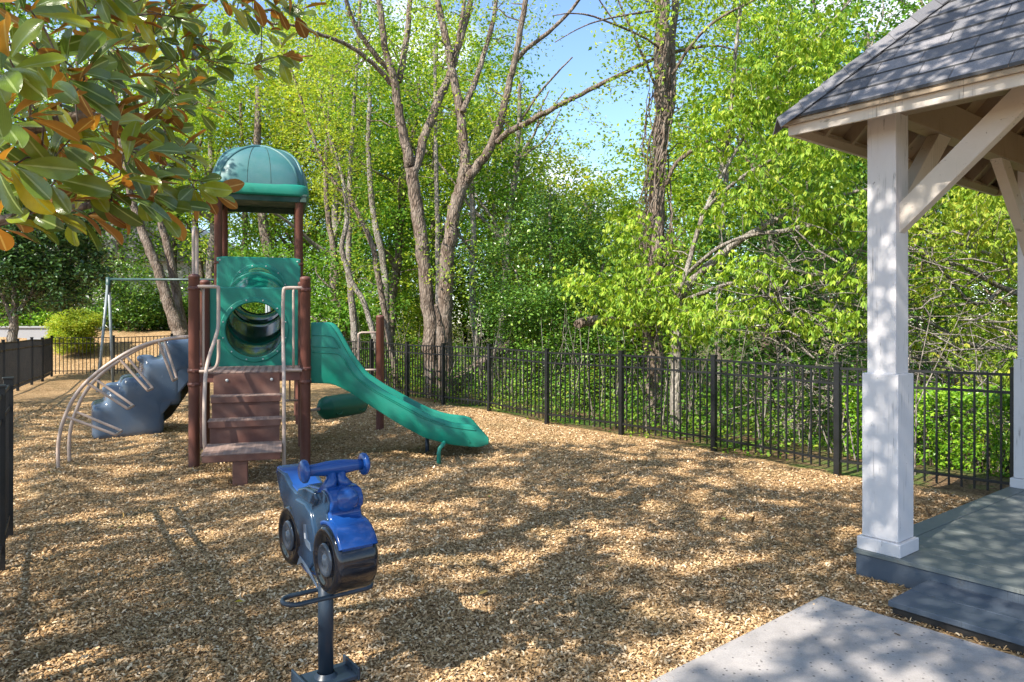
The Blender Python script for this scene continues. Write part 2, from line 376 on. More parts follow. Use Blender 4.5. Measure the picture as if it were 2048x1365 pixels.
# ------------------------------------------------------------------ fences
def fence(pts,label,ftype=1.22,pick=.113,skipfirst=False,group='black metal picket fences'):
    pts=[np.array(p,float) for p in pts]
    T=thing('picket_fence',label,'fence',(pts[0][0],pts[0][1],Hf(*pts[0])),group)
    up=np.array([0,0,1.0])
    for p in pts:
        z=Hf(*p); m=MB(); m.box((p[0],p[1],z+.58),(.066,.066,1.36),((FD[0],FD[1],0),(FN[0],FN[1],0),(0,0,1)))
        m.box((p[0],p[1],z+1.268),(.078,.078,.018),((FD[0],FD[1],0),(FN[0],FN[1],0),(0,0,1)))
        m.build('post',M['fence'],T,bevel=.003,seg=1)
    for a,b in zip(pts[:-1],pts[1:]):
        m=MB(); za,zb=Hf(*a),Hf(*b); A=np.array([a[0],a[1],za]); B=np.array([b[0],b[1],zb])
        d=B-A; L=np.linalg.norm(d[:2])
        for hh,th in ((1.205,.026),(1.035,.026),(.17,.026)):
            m.beam(A+d*.034/L+up*hh,B-d*.034/L+up*hh,.028,th)
        n=max(1,round(L/pick))
        for k in range(1,n):
            q=A+d*k/n; m.box(q+up*.635,(.017,.017,1.12),((d[0],d[1],0),(-d[1],d[0],0),(0,0,1)))
        m.build('picket_panel',M['fence'],T)
    return T
rp=[FP+FD*1.83*k for k in range(-4,0)]+[FP,np.array([-1.42,15.0]),np.array([-.43,13.75]),np.array([.59,12.25]),np.array([1.65,10.95]),np.array([2.68,9.62]),np.array([3.66,8.15]),np.array([4.76,6.86]),np.array([5.95,5.5]),np.array([7.1,4.1])]
fence(rp,'long black metal fence running beside the wood from the slide to the gazebo')
fence([(-14.35,22.6),(-12.5,22.75),(-10.7,22.8),(-8.9,22.9),(-7.1,22.95)],'black metal fence across the back of the play yard below the mulch bank')
fence([(-14.35,22.6),(-13.6,21.0),(-12.85,19.4),(-12.1,17.75),(-11.3,16.1),(-10.5,14.45),(-9.7,12.8),(-8.9,11.1)],'dark fence receding along the left side in front of the pale wall')
fence([(-4.03,5.80),(-3.5,4.95),(-2.98,4.15),(-2.4,3.2),(-1.85,2.3)],'nearest piece of black fence cut off by the left edge')

# ------------------------------------------------------------------ gazebo
G0=np.array([2.334,4.92,0.0]); U=np.array([.7826,.6225,0]); Vv=np.array([.6225,-.7826,0]); UP=np.array([0,0,1.0])
def g(u,v,z): return G0+U*u+Vv*v+UP*z
AX=(U,Vv,UP); LD=3.21; DZ=.173
GZ=thing('gazebo','white painted timber gazebo with grey shingle roof and grey deck','gazebo',g(LD/2,LD/2,0))
def gbox(m,u0,u1,v0,v1,z0,z1): return m.box(g((u0+u1)/2,(v0+v1)/2,(z0+z1)/2),(abs(u1-u0),abs(v1-v0),z1-z0),AX)
# deck
m=MB(); y=.0
gbox(m,-.012,.13,-.012,LD+.012,DZ-.028,DZ); gbox(m,LD-.13,LD+.012,-.012,LD+.012,DZ-.028,DZ)
gbox(m,.134,LD-.134,-.012,.13,DZ-.028,DZ-.001); gbox(m,.134,LD-.134,LD-.13,LD+.012,DZ-.028,DZ-.001)
k=.134
while k<LD-.15:
    gbox(m,k,min(k+.136,LD-.134),.134,LD-.134,DZ-.028,DZ-.002-rng.random()*.0015); k+=.141
dk=m.build('deck_boards',M['deck'],GZ,bevel=.002,seg=1)
m=MB(); gbox(m,0,.04,.0,LD,-.02,DZ-.03); gbox(m,LD-.04,LD,0,LD,-.02,DZ-.03); gbox(m,.041,LD-.041,0,.04,-.02,DZ-.03); gbox(m,.041,LD-.041,LD-.04,LD,-.02,DZ-.03)
m.build('deck_rim',M['deckrim'],GZ,bevel=.003,seg=1)
m=MB(); gbox(m,.05,LD-.05,.05,LD-.05,DZ-.06,DZ-.035); m.build('under_board_sheet',M['darkgap'],GZ)  # one near-black sheet below the boards, dark in the gaps between them
m=MB(); gbox(m,-.55,-.275,.457,LD,.055,.088); gbox(m,-.27,-.002,.457,LD,.055,.088)
stp=m.build('step',M['deckrim'],GZ,bevel=.003,seg=1)
m=MB(); gbox(m,-.53,-.5,.475,LD-.02,-.02,.054); gbox(m,-.49,-.06,.475,.505,-.02,.054); m.build('riser',M['darkgap'],stp)
# columns
c0=.145; c1=LD-.145
for (cu,cv) in ((c0,c0),(c1,c0),(c0,c1),(c1,c1)):
    m=MB(); gbox(m,cu-.094,cu+.094,cv-.094,cv+.094,1.36,3.42)
    col=m.build('column',M['white_paint'],GZ,bevel=.005)
    m=MB(); gbox(m,cu-.118,cu+.118,cv-.118,cv+.118,DZ+.09,1.365); m.build('column_base',M['white_paint'],col,bevel=.006)
    m=MB(); gbox(m,cu-.142,cu+.142,cv-.142,cv+.142,DZ,DZ+.088); m.build('base_trim',M['white_paint'],col,bevel=.006)
    pass
# beams
for i,(a0,a1,b0,b1) in enumerate(((c0+.1,c1-.1,c0-.06,c0+.06),(c0+.1,c1-.1,c1-.06,c1+.06))):
    m=MB(); gbox(m,a0-.03,a1+.03,b0,b1,3.09,3.34); m.build('beam',M['soffit'],GZ,bevel=.005)
    m=MB(); gbox(m,b0,b1,a0-.03,a1+.03,3.09,3.34); m.build('beam',M['soffit'],GZ,bevel=.005)
# braces
def brace(cu,cv,du,dv):
    d=U*du+Vv*dv; a=g(cu,cv,2.33)+d*.02; b=a+d*.98+UP*.98*.93
    m=MB(); m.beam(a,b,.085,.145); return m.build('brace',M['cream_paint'],GZ,bevel=.004)
for cu,cv,du,dv in ((c0,c0,0,1),(c0,c0,1,0),(c1,c0,-1,0),(c1,c0,0,1),(c0,c1,0,-1),(c0,c1,1,0),(c1,c1,-1,0),(c1,c1,0,-1)): brace(cu,cv,du,dv)
# roof: four faces, each from an eave edge e0..e1 to the peak
OV=.313; E0=-OV; E1=LD+OV; half=(E1-E0)/2; PT=1.07; ZE=3.125
mid=LD/2
def face_frame(i):        # returns function (along, inward, z)->point
    fr=[(lambda a,n,z: g(E0+n,E0+a,z)),(lambda a,n,z: g(E0+a,E0+n,z)),(lambda a,n,z: g(E1-n,E0+a,z)),(lambda a,n,z: g(E0+a,E1-n,z))]
    return fr[i]
S=E1-E0; roof_parent=None
m=MB()
for i in range(4):
    fr=face_frame(i)
    v=[fr(-.035,-.035,ZE-.075),fr(S+.035,-.035,ZE-.075),fr(S/2,half,ZE+half*PT-.045),fr(-.035,-.035,ZE-.05),fr(S+.035,-.035,ZE-.05),fr(S/2,half,ZE+half*PT-.02)]
    m.add(v,[[0,1,2],[3,5,4],[0,3,4,1]])
roof=m.build('roof_sheathing',M['soffit'],GZ)
m=MB(); me_=MB(); CO=.094; th=.0
for i in range(4):
    fr=face_frame(i); n0=-.045; row=0; AO_=(fr(1,0,0)-fr(1,.002,0))
    while n0<half-.02:
        n1=min(n0+CO*1.08,half-.005); z0=ZE+n0*PT+.012; z1=ZE+n1*PT+.012
        a=n0-.0; seg=[]; x=n0-rng.uniform(0,.3)
        while x<S-n0:
            w=rng.uniform(.26,.36)
            xa=max(x+.002,n0); xb=min(x+w-.002,S-n0)
            if xb-xa>.03:
                ta=.011+rng.random()*.004
                # lower edge thick, upper edge tucked
                A0=fr(xa,n0,z0+ta);B0=fr(xb,n0,z0+ta)
                ua=max(xa,n1); ub=min(xb,S-n1)
                if ub>ua:
                    A1=fr(ua,n1,z1+.003);B1=fr(ub,n1,z1+.003)
                    m.add([A0,B0,B1,A1,fr(xa,n0,z0-.006),fr(xb,n0,z0-.006)],[[0,1,2,3]]); me_.add([A0+AO_,B0+AO_,fr(xb,n0,z0-.006)+AO_,fr(xa,n0,z0-.006)+AO_],[[0,3,2,1]])
            x+=w
        n0+=CO; row+=1
sh=m.build('roof_shingles',M['shingle'],roof,fix=False); me_.build('shingle_edges',M['shingle_edge'],roof,fix=False)
m=MB()
for (cu,cv) in ((0,0),(1,0),(0,1),(1,1)):
    cor=g(E0 if cu==0 else E1,E0 if cv==0 else E1,0); cen=g(mid,mid,0); d=cen-cor; Ld=np.linalg.norm(d); d/=Ld; s_=np.cross(d,UP)
    t0=-.075
    pk=half*PT/Ld
    while t0<Ld-.05:
        t1=t0+.20
        for sg in (-1,1):
            def q(t,w,lift): return cor+d*(t)+s_*sg*w+UP*(ZE+t*pk-w*PT*.707+.034+lift)
            m.add([q(t0,0,.010),q(t0+.0,.125,.010),q(t1,.125,0),q(t1,0,0),q(t0,0,-.003),q(t0,.125,-.008)],[[0,1,2,3],[0,4,5,1]])
        t0+=.145
m.build('hip_cap',M['shingle'],roof,fix=False)
# fascia two boards
for i in range(4):
    fr=face_frame(i)
    m=MB()
    for z0,z1,o0,o1 in ((ZE-.070,ZE-.012,-.022,.002),(ZE-.142,ZE-.0725,0.0,.024)):
        p=[fr(o0,o0,z0),fr(S-o0,o0,z0),fr(S-o1-.001,o1,z0),fr(o1+.001,o1,z0)]; q=[x+UP*(z1-z0) for x in p]
        m.add(p+q,[[0,1,2,3],[4,7,6,5],[0,4,5,1],[1,5,6,2],[2,6,7,3],[3,7,4,0]])
    m.build('fascia',M['cream_paint'],GZ)
# rafters
for i in range(4):
    fr=face_frame(i); n=10
    for k in range(1,n):
        a=S*k/n; run=min(a,S-a)-.03
        if run<.12: continue
        m=MB(); m.beam(fr(a,.03,ZE-.095+.03*PT),fr(a,run,ZE-.095+run*PT),.038,.10)
        m.build('rafter',M['soffit'],GZ)
for (cu,cv) in ((0,0),(1,0),(0,1),(1,1)):
    cor=g(E0 if cu==0 else E1,E0 if cv==0 else E1,ZE-.12); cen=g(mid,mid,ZE-.12+half*PT); d=cen-cor
    m=MB(); m.beam(cor+d*.03,cor+d*.985,.045,.13); m.build('hip_rafter',M['soffit'],GZ)
# inner soffit board round the eave
for i in range(4):
    fr=face_frame(i); m=MB(); z0=ZE-.139
    p=[fr(.03,.026,z0),fr(S-.03,.026,z0),fr(S-.075,.066,z0+.04),fr(.075,.066,z0+.04)]; q=[x+UP*.02 for x in p]
    m.add(p+q,[[0,1,2,3],[4,7,6,5],[0,4,5,1],[1,5,6,2],[2,6,7,3],[3,7,4,0]]); m.build('sub_fascia',M['soffit'],GZ)
# concrete pad
m=MB(); c_=g(-.607,.082,-.08); m.prism([(0,0),(4.6,0),(4.6,4.1),(0,4.1)],c_,np.array([-.765,-.644,0]),Vv,UP,.102)
tag(m.build('path',M['concrete'],None,bevel=.012),'speckled pale concrete pad in front of the gazebo step',None,kind='structure')

# ------------------------------------------------------------------ play structure
O=np.array([-3.71,8.46,0]); E=np.array([.953,.302,0]); B_=np.array([-.302,.953,0])
def L(a,b,z): return O+E*a+B_*b+UP*z
PA=(E,B_,UP); W=1.25
PS=thing('play_structure','brown and teal playground tower with tunnel, slide, climbers and domed roof','playset',L(.6,2,0))
def pbox(m,a0,a1,b0,b1,z0,z1): return m.box(L((a0+a1)/2,(b0+b1)/2,(z0+z1)/2),(abs(a1-a0),abs(b1-b0),z1-z0),PA)
def ppost(a,b,top,r=.062,base=None):
    p=L(a,b,0) if base is None else np.array(base,float)
    m=MB(); z0=Hf(p[0],p[1])-.15
    pr=[(z0,r),(top-.05,r),(top-.045,r+.004),(top-.02,r+.002),(top-.006,r*.75),(top,r*.3),(top+.001,.001)]
    m.lathe([(z,q) for z,q in pr],(p[0],p[1],0),UP,20); return m.build('post',M['brown'],PS)
for a,b,t in ((0,0,2.27),(W,0,2.265),(0,W,2.27),(W,W,2.27)): ppost(a,b,t)
for a,b in ((0,3.35),(W,3.35),(0,4.6),(W,4.6)): ppost(a,b,3.86)
ppost(0,0,1.82,base=(-2.09,11.48,0))
def clamp(a,b,z,r=.062):
    m=MB(); m.lathe([(-.022,r),(-.022,r+.009),(.022,r+.009),(.022,r)],L(a,b,z),UP,20)
    m.box(L(a,b,z)+(-B_)*(r+.014),(.03,.014,.034),PA); return m.build('clamp',M['brown'],PS)
for a,b,z in ((0,0,2.10),(W,0,2.10),(0,0,1.14),(W,0,1.14),(0,0,.98),(W,0,.98),(0,W,1.14),(W,3.35,2.66),(0,3.35,2.66),(0,3.35,3.70),(W,3.35,3.70)): clamp(a,b,z)
# decks
def deck(b0,b1,z):
    m=MB(); pbox(m,-.02,W+.02,b0,b0+.05,z-.11,z-.006); pbox(m,-.02,W+.02,b1-.05,b1,z-.11,z-.006); pbox(m,-.02,.03,b0+.051,b1-.051,z-.11,z-.006); pbox(m,W-.03,W+.02,b0+.051,b1-.051,z-.11,z-.006)
    d=m.build('deck',M['brown'],PS,bevel=.006)
    m=MB(); pbox(m,-.028,W+.028,b0-.008,b1+.008,z-.0165,z-.0075); m.build('deck_shadow_sheet',M['tread'],d)  # solid sheet added under the grate so its shadow falls unbroken
    m=MB(); n=16
    for k in range(n):      # perforated sheet as bars
        t=-.03+(W+.06)*(k+.5)/n; pbox(m,t-.024,t+.024,b0-.01,b1+.01,z-.005,z+.006)
    for k in range(14):
        t=b0+(b1-b0)*(k+.5)/14; pbox(m,-.03,W+.03,t-.018,t+.018,z-.004,z+.005)
    m.build('deck_grate',M['worn'],d)
deck(-.02,1.27,1.107); deck(3.33,4.62,1.68)
# stairs
S0,S1=.2,.965
def tread(b0,b1,z,riser_to=None):
    m=MB(); pbox(m,S0,S1,b0,b0+.025,z-.075,z-.004); pbox(m,S0,S1,b1-.02,b1,z-.06,z-.004); pbox(m,S0,S0+.02,b0+.026,b1-.021,z-.06,z-.004); pbox(m,S1-.02,S1,b0+.026,b1-.021,z-.06,z-.004)
    t=m.build('stair_tread',M['tread'],PS,bevel=.005)
    m=MB(); pbox(m,S0+.002,S1-.002,b0+.002,b1-.002,z-.013,z-.0055); m.build('tread_sheet',M['tread'],t)
    m=MB(); n=max(3,int((b1-b0)/.05)); 
    for k in range(n):
        y=b0+(b1-b0)*(k+.5)/n; pbox(m,S0-.003,S1+.003,y-.014,y+.014,z-.003,z+.005)
    for k in range(12):
        x=S0+(S1-S0)*k/11; pbox(m,x-.012,x+.012,b0-.003,b1+.003,z-.0035,z+.004)
    m.build('tread_grate',M['worn'],t)
    if riser_to:
        m=MB(); pbox(m,S0+.012,S1-.012,b1-.03,b1-.012,z,riser_to-.01); m.build('riser',M['tread'],t,bevel=.004)
tread(-1.2,-.45,.344,.60); tread(-.5,-.2,.60,.85); tread(-.25,.0,.85,1.10)
m=MB(); pbox(m,.49,.64,-1.18,-1.05,-.1,.27); m.build('support_post',M['tread'],PS,bevel=.01)
m=MB(); pbox(m,.60,.64,.0,.018,.90,1.10) ; 
for px in (.36,.86): m.lathe([(0,.018),(.006,.016),(.01,.0)],L(px,-.035,1.02),-B_,12)
m.build('bolt',M['bolt'],PS)
# tunnel panels: square plate with round hole
def panel(b,z0,z1,zc,R,a0=.0,a1=W):
    m=MB(); n=64; ac=(a0+a1)/2; th=.045
    ang=np.arange(n)*2*pi/n+pi/4
    def sq(t):
        c,s=cos(t),sin(t); k=min(((a1-a0)/2)/abs(c) if abs(c)>1e-6 else 9,9)
        kz=((z1-zc) if s>0 else (zc-z0))/abs(s) if abs(s)>1e-6 else 9
        r=min(k,kz); return ac+c*r, zc+s*r
    rings=[]
    sqp=[sq(t) for t in ang]; ac_=ac
    def ring(pts,bb): return np.array([L(x,bb,z) for x,z in pts])
    cir=lambda r:[(ac+cos(t)*r,zc+sin(t)*r) for t in ang]
    shr=lambda e:[(ac+(x-ac)*(1-e),(z0+z1)/2+(z-(z0+z1)/2)*(1-e)) for x,z in sqp]
    rings=[ring(cir(R-.01),b+.05),ring(cir(R-.012),b-.028),ring(cir(R+.002),b-.036),ring(cir(R+.05),b-.034),ring(cir(R+.056),b-.022),ring(shr(.03),b-.022),ring(sqp,b-.010),ring(sqp,b+.022),ring(cir(R+.05),b+.022),ring(cir(R-.01),b+.05)]
    V=np.array(rings); mm=MB(); mm.grid(V,closed=True,smooth=False)
    p=mm.build('tunnel_panel',M['teal'],PS,bevel=.004)
    mm=MB()
    for k in range(12):
        t=k*pi/6+.26; mm.lathe([(0,.011),(.006,.009),(.008,0)],L(ac+cos(t)*(R+.028),b-.036,zc+sin(t)*(R+.028)),-B_,8)
    for x in (a0+.05,a1-.05):
        for z in (z0+.06,z1-.06): mm.lathe([(0,.014),(.006,.012),(.009,0)],L(x,b-.022,z),-B_,8)
    mm.build('bolt',M['bolt'],p); return p
panel(1.28,1.01,2.18,1.60,.385,-.02,W+.02)
panel(3.30,1.66,2.76,2.215,.385,-.02,W+.02)
panel(4.66,1.66,2.80,2.06,.36)
# crawl tube rising from one panel to the other
m=MB(); rings=[]; n=48; ns=24
for k in range(ns+1):
    t=k/ns; b=1.30+t*2.0; zc=1.60+.615*sm(.0,1,np.array(t))
    sl=.615*6*t*(1-t)/2.0; d=B_+UP*sl; d/=np.linalg.norm(d); nn=np.cross(E,d)
    bulge=.0
    for q in (.33,.66): bulge+= .035*math.exp(-((t-q)/.012)**2)
    R=.392+bulge; a=np.arange(n)*2*pi/n
    rings.append(L(W/2,b,zc)+R*(np.cos(a)[:,None]*E+np.sin(a)[:,None]*nn))
m.grid(np.array(rings),closed=True)
tb=m.build('crawl_tube',M['tealtube'],PS,fix=False); so=tb.modifiers.new('s','SOLIDIFY'); so.thickness=.012; so.offset=-1
for q in (.33,.66):
    t=q; b=1.30+t*2.0; zc=1.60+.615*float(sm(0,1,np.array(t))); sl=.615*6*t*(1-t)/2.0; d=B_+UP*sl; d/=np.linalg.norm(d)
    m=MB(); m.lathe([(-.022,.395),(-.022,.445),(-.016,.45),(.016,.45),(.022,.445),(.022,.395)],L(W/2,b,zc),d,48)
    fl=m.build('flange',M['teal'],tb)
# dome roof
def dome():
    m=MB(); ns=72; ctr=(W/2,3.975); a=.755; hgt=.72; z0=3.94
    rings=[]
    prof=[(1.0,-.02)]
    for k in range(19):
        ph=k/18*pi/2; prof.append((cos(ph)**.8 if k<18 else 0.0, sin(ph)))
    for rr,hh in prof:
        e=4.5-1.5*hh; pts=[]
        for j in range(ns):
            t=(j+.5)*2*pi/ns; c,s=cos(t),sin(t); r=1/(abs(c)**e+abs(s)**e)**(1/e)
            dia=0; rib=.022
            if dia<.0: rib*=.6
            seam=0
            R=a*rr*r+(rib+seam)*(1 if rr>.02 else 0)
            pts.append(L(ctr[0]+c*R,ctr[1]+s*R,z0+hh*hgt+ (rib*.6+seam)*hh))
        rings.append(pts)
    m.grid(np.array(rings),closed=True); o=m.build('roof_dome',M['teal_faded_sheen'],PS)
    def surf(t,ph,lift=0):
        c,s=cos(t),sin(t); hh=sin(ph); e=4.5-1.5*hh; r=1/(abs(c)**e+abs(s)**e)**(1/e); R=a*max(cos(ph),0)**.8*r
        return L(ctr[0]+c*(R+lift),ctr[1]+s*(R+lift),z0+hh*hgt+lift*hh)
    for side_ in range(4):
        m=MB(); pts=[]
        for q in np.linspace(-1,1,41):
            pts.append(surf(-pi/2+side_*pi/2+q*radians(42),radians(74)*sqrt(max(0,1-q*q))+.03,.018))
        m.tube(pts,.027,8); m.build('roof_rib',M['teal_faded_sheen'],o)
        m=MB()
        for q in (-.3,.3): m.tube([surf(-pi/2+side_*pi/2+q*radians(44),f,.0225) for f in np.linspace(0.02,radians(70),16)],.0035,5)
        m.build('roof_seam',M['underside'],o)
    # band
    m=MB(); rings=[]
    for off,z in ((-.06,3.77),(-.01,3.765),(.025,3.775),(.035,3.80),(.038,3.87),(.03,3.93),(.012,3.955),(-.03,3.965)):
        pts=[]
        for j in range(ns):
            t=(j+.5)*2*pi/ns; c,s=cos(t),sin(t); e=9; r=1/(abs(c)**e+abs(s)**e)**(1/e); R=a*r+off
            pts.append(L(ctr[0]+c*R,ctr[1]+s*R,z))
        rings.append(pts)
    m.grid(np.array(rings),closed=True); m.build('roof_band',M['teal'],o)
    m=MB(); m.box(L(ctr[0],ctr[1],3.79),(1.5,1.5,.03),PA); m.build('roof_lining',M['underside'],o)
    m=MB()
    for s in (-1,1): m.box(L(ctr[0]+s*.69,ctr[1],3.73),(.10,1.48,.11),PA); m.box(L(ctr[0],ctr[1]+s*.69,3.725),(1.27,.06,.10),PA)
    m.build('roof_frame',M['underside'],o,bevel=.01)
dome()
# back wall of the upper deck
# slide
SD=np.array([.985,.17,0]); SDp=np.array([-.17,.985,0]); SO=np.array([-2.50,8.90,0])
def unp(x,y,o,d):     # photo point onto the vertical plane through o along d -> (s,z)
    k=(x-CX)/F; s=(k*o[1]-o[0])/(d[0]-k*d[1]); Z=o[1]+s*d[1]; return s, EYE+(HY-y)/F*Z
top=[(622,645),(657,645),(667,655),(700,715),(730,755),(770,782),(830,815),(870,835),(905,846),(955,852),(972,868),(977,880)]
bot=[(622,767),(665,768),(700,785),(740,812),(800,850),(850,877),(900,890),(945,895),(965,895),(977,888)]
tp=np.array([unp(x,y,SO,SD) for x,y in top]); bt=np.array([unp(x,y,SO,SD) for x,y in bot])
ss=np.concatenate([np.linspace(tp[0,0],tp[0,0]+.4,8),np.linspace(tp[0,0]+.45,tp[-1,0]-.15,34),np.linspace(tp[-1,0]-.12,tp[-1,0],7)])
def smooth(f,s,w=.04): return np.mean([np.interp(s+o,f[:,0],f[:,1]) for o in np.linspace(-w,w,7)],0)
zt=smooth(tp,ss,.05); zb=smooth(bt,ss,.06); zt=np.maximum(zt,zb+.03)
Wd=.98
def sp(s,w,z): return SO+SD*s+SDp*w+UP*z
rings=[]
for s,a,b in zip(ss,zt,zb):
    bed=max(b+.035,a-.26); bed=min(bed,a-.01); dv=min(bed+.11,a-.0)
    hood=s<tp[0,0]+.30
    dvz=a-.35 if hood else dv
    prof=[(0.012,b),(0,b+.02),(0,a-.03),(.010,a-.008),(.028,a),(.055,a),(.075,a-.012),(.085,a-.035),(.10,bed+.02),(.13,bed),(Wd/2-.07,bed),(Wd/2-.045,bed+.02),(Wd/2-.03,dvz-.01),(Wd/2,dvz),(Wd/2+.03,dvz-.01),(Wd/2+.045,bed+.02),(Wd/2+.07,bed),
          (Wd-.13,bed),(Wd-.10,bed+.02),(Wd-.085,a-.035),(Wd-.075,a-.012),(Wd-.055,a),(Wd-.028,a),(Wd-.01,a-.008),(Wd,a-.03),(Wd,b+.02),(Wd-.012,b),(Wd-.06,b),(Wd-.07,b+.01),(.07,b+.01),(.06,b)]
    rings.append([sp(s,w,z) for w,z in prof])
V=np.array(rings); m=MB(); m.grid(V,closed=True)
nn=V.shape[1]; m.li.append(np.arange(nn,dtype=np.int32)); m.li.append(np.arange(nn,dtype=np.int32)+(len(ss)-1)*nn); m.lc.append(np.array([nn,nn],np.int32)); m.sm.append(np.zeros(2,bool))
sl=m.build('slide',M['teal'],PS); md=sl.modifiers.new('e','EDGE_SPLIT'); md.split_angle=radians(45)
# moulded rib lines on its side
def sideline(pts,w=-.002,r=.007,name='moulded_rib',off=True):
    q=np.array([unp(x,y,SO,SD) for x,y in pts]); s=np.linspace(0,1,len(q)); f=np.linspace(0,1,len(q)*6)
    c=np.stack([np.interp(f,s,q[:,0]),np.interp(f,s,q[:,1])],-1)
    for _ in range(3): c[1:-1]=(c[:-2]+2*c[1:-1]+c[2:])/4
    m=MB(); m.tube([sp(a,w,z) for a,z in c],r,6); m.build(name,M['teal'],sl)
sideline([(626,671),(650,671),(668,674),(680,696)]); sideline([(626,694),(655,694),(676,697)])
sideline([(626,705),(655,706),(680,708),(692,728),(708,752),(735,776),(790,806),(840,834),(880,850),(925,858),(952,861)])
sideline([(689,716),(700,737),(716,757),(745,778),(800,808),(850,835),(890,849)])
sideline([(925,864),(932,872),(940,886)])
for (bx,by,w) in ((-.89,8.80,.06),(-1.135,9.70,.86)):
    s=( (np.array([bx,by,0])-SO)@SD ); zz=np.interp(s+.08,ss,zb)
    pb=np.array([bx,by,0.]); 
    if w<.5: pts=[pb-UP*.1,pb+UP*.11,pb+UP*.17+SD*.01,pb+UP*.215+SD*.05,sp(s+.10,.04,zz-.0),sp(s+.17,.09,zz+.015)]
    else: pts=[pb-UP*.1,pb+UP*.15,sp(s,w,zz+.03)]
    m=MB(); m.tube(pts,.026,10); m.build('slide_leg',M['teal'] if w<.5 else M['navy'],sl)
# barrel between posts
a=np.array(L(W,W,.0)); b=np.array([-2.09,11.48,0]); d=(b-a); Lb=np.linalg.norm(d); d/=Lb
zc=.47; c=a+d*Lb*.49+UP*zc; hl=.50
m=MB(); rings=[]
side=np.cross(d,UP)
for t,r in ((-hl,.03),(-hl+.01,.06),(-hl+.12,.155),(-hl+.15,.165),(0,.168),(hl-.15,.165),(hl-.12,.155),(hl-.01,.06),(hl,.03)):
    rings.append([c+d*t+r*(cos(j*pi/16)*side+sin(j*pi/16)*UP)*(1+.025*cos(j*pi/16*8)) for j in range(32)])
m.grid(np.array(rings),closed=True); br=m.build('roller_barrel',M['barrel'],PS)
m=MB(); m.tube([a+UP*zc,b+UP*zc],.02,10); m.build('axle',M['rail'],br)
m=MB()
for t in (-.24,.26):
    q=[c+d*(t+.06*sin(k))+(-side*.0+(side if np.dot(side,c)<0 else -side)*.165*cos(.5+.0)+0*UP)+UP*(-.06+.035*cos(k)) for k in np.linspace(.5,4.6,10)]
    m.tube(q,.012,6)
m.build('moulded_letter',M['barrel'],br)
# climbing bars at far post
pp=np.array([-2.09,11.48,0]); q0=pp-E*.33+B_*.06
m=MB(); m.tube([pp+UP*1.54,q0+UP*1.54+E*.05,q0+UP*1.52,q0+UP*1.46,q0+UP*1.0,q0+UP*.6],.016,8); m.tube([q0+UP*.95,pp+UP*.95],.016,8)
m.build('climbing_bar',M['rail'],PS)
# low guard under deck, right rear
m=MB(); z0=.62; p0=L(W-.02,.95,0)
m.tube([L(.98,1.3,z0),L(W,1.3,z0)],.014,8)
for t in (.99,1.08): m.tube([L(t,1.3,z0),L(t,1.3,1.05)],.012,8)
m.build('under_deck_bars',M['rail'],PS)
# handrails by the stairs
def curve(pts,n=8,it=3):
    p=[np.asarray(q,float) for q in pts]
    for _ in range(it):
        r=[p[0]]
        for i in range(len(p)-1):
            a,b=p[i],p[i+1]; r+= [a*.75+b*.25,a*.25+b*.75]
        r.append(p[-1]); p=r
    return np.array(p)
def rail(pts,r=.021,name='handrail',mat='rail',it=3,par=None):
    m=MB(); m.tube(curve(pts,it=it),r,10); return m.build(name,M[mat],par or PS)
rail([L(.03,-.03,2.12),L(.26,-.05,2.12),L(.27,-.05,2.11),L(.27,-.06,1.75),L(.27,-.10,1.6),L(.17,-.38,1.25),L(.17,-.62,.95),L(.17,-.66,.42),L(.18,-.60,.30)])
rail([L(W-.03,-.03,2.12),L(1.02,-.05,2.12),L(.99,-.05,2.10),L(.99,-.07,1.6),L(.99,-.10,1.45),L(1.0,-.35,1.15),L(1.0,-.62,.90),L(1.0,-.62,.5),L(1.0,-.62,-.1)])
rail([L(W-.14,-.04,2.115),L(W-.14,-.04,1.9),L(W-.14,-.04,1.16)],.015,it=1)
rail([L(.99,-.06,1.5),L(.99,-.05,1.20),L(1.02,-.04,1.13),L(1.1,-.04,1.125),L(W-.04,-.04,1.125)],.019)
rail([L(.10,.0,2.1),L(.10,.0,1.6),L(.10,.0,1.18)],.015,it=1); rail([L(.27,-.05,1.5),L(.27,-.04,1.22),L(.2,-.04,1.13),L(.06,-.04,1.13)],.019)
# tall arched grab rail on the left of the deck
rail([L(-.03,.22,1.10),L(-.03,.22,2.6),L(-.03,.22,2.83),L(-.03,.40,2.86),L(-.03,.60,2.83),L(-.03,.60,2.6),L(-.03,.60,1.10)],.019,'grab_rail')
rail([L(-.03,.72,1.2),L(-.03,.72,2.0),L(-.03,.72,2.12),L(-.03,.95,2.14),L(-.03,1.2,2.12)],.019,'grab_rail')
rail([L(-.03,.22,1.15),L(.02,.18,1.13),L(.02,.02,1.13)],.016,'grab_rail')
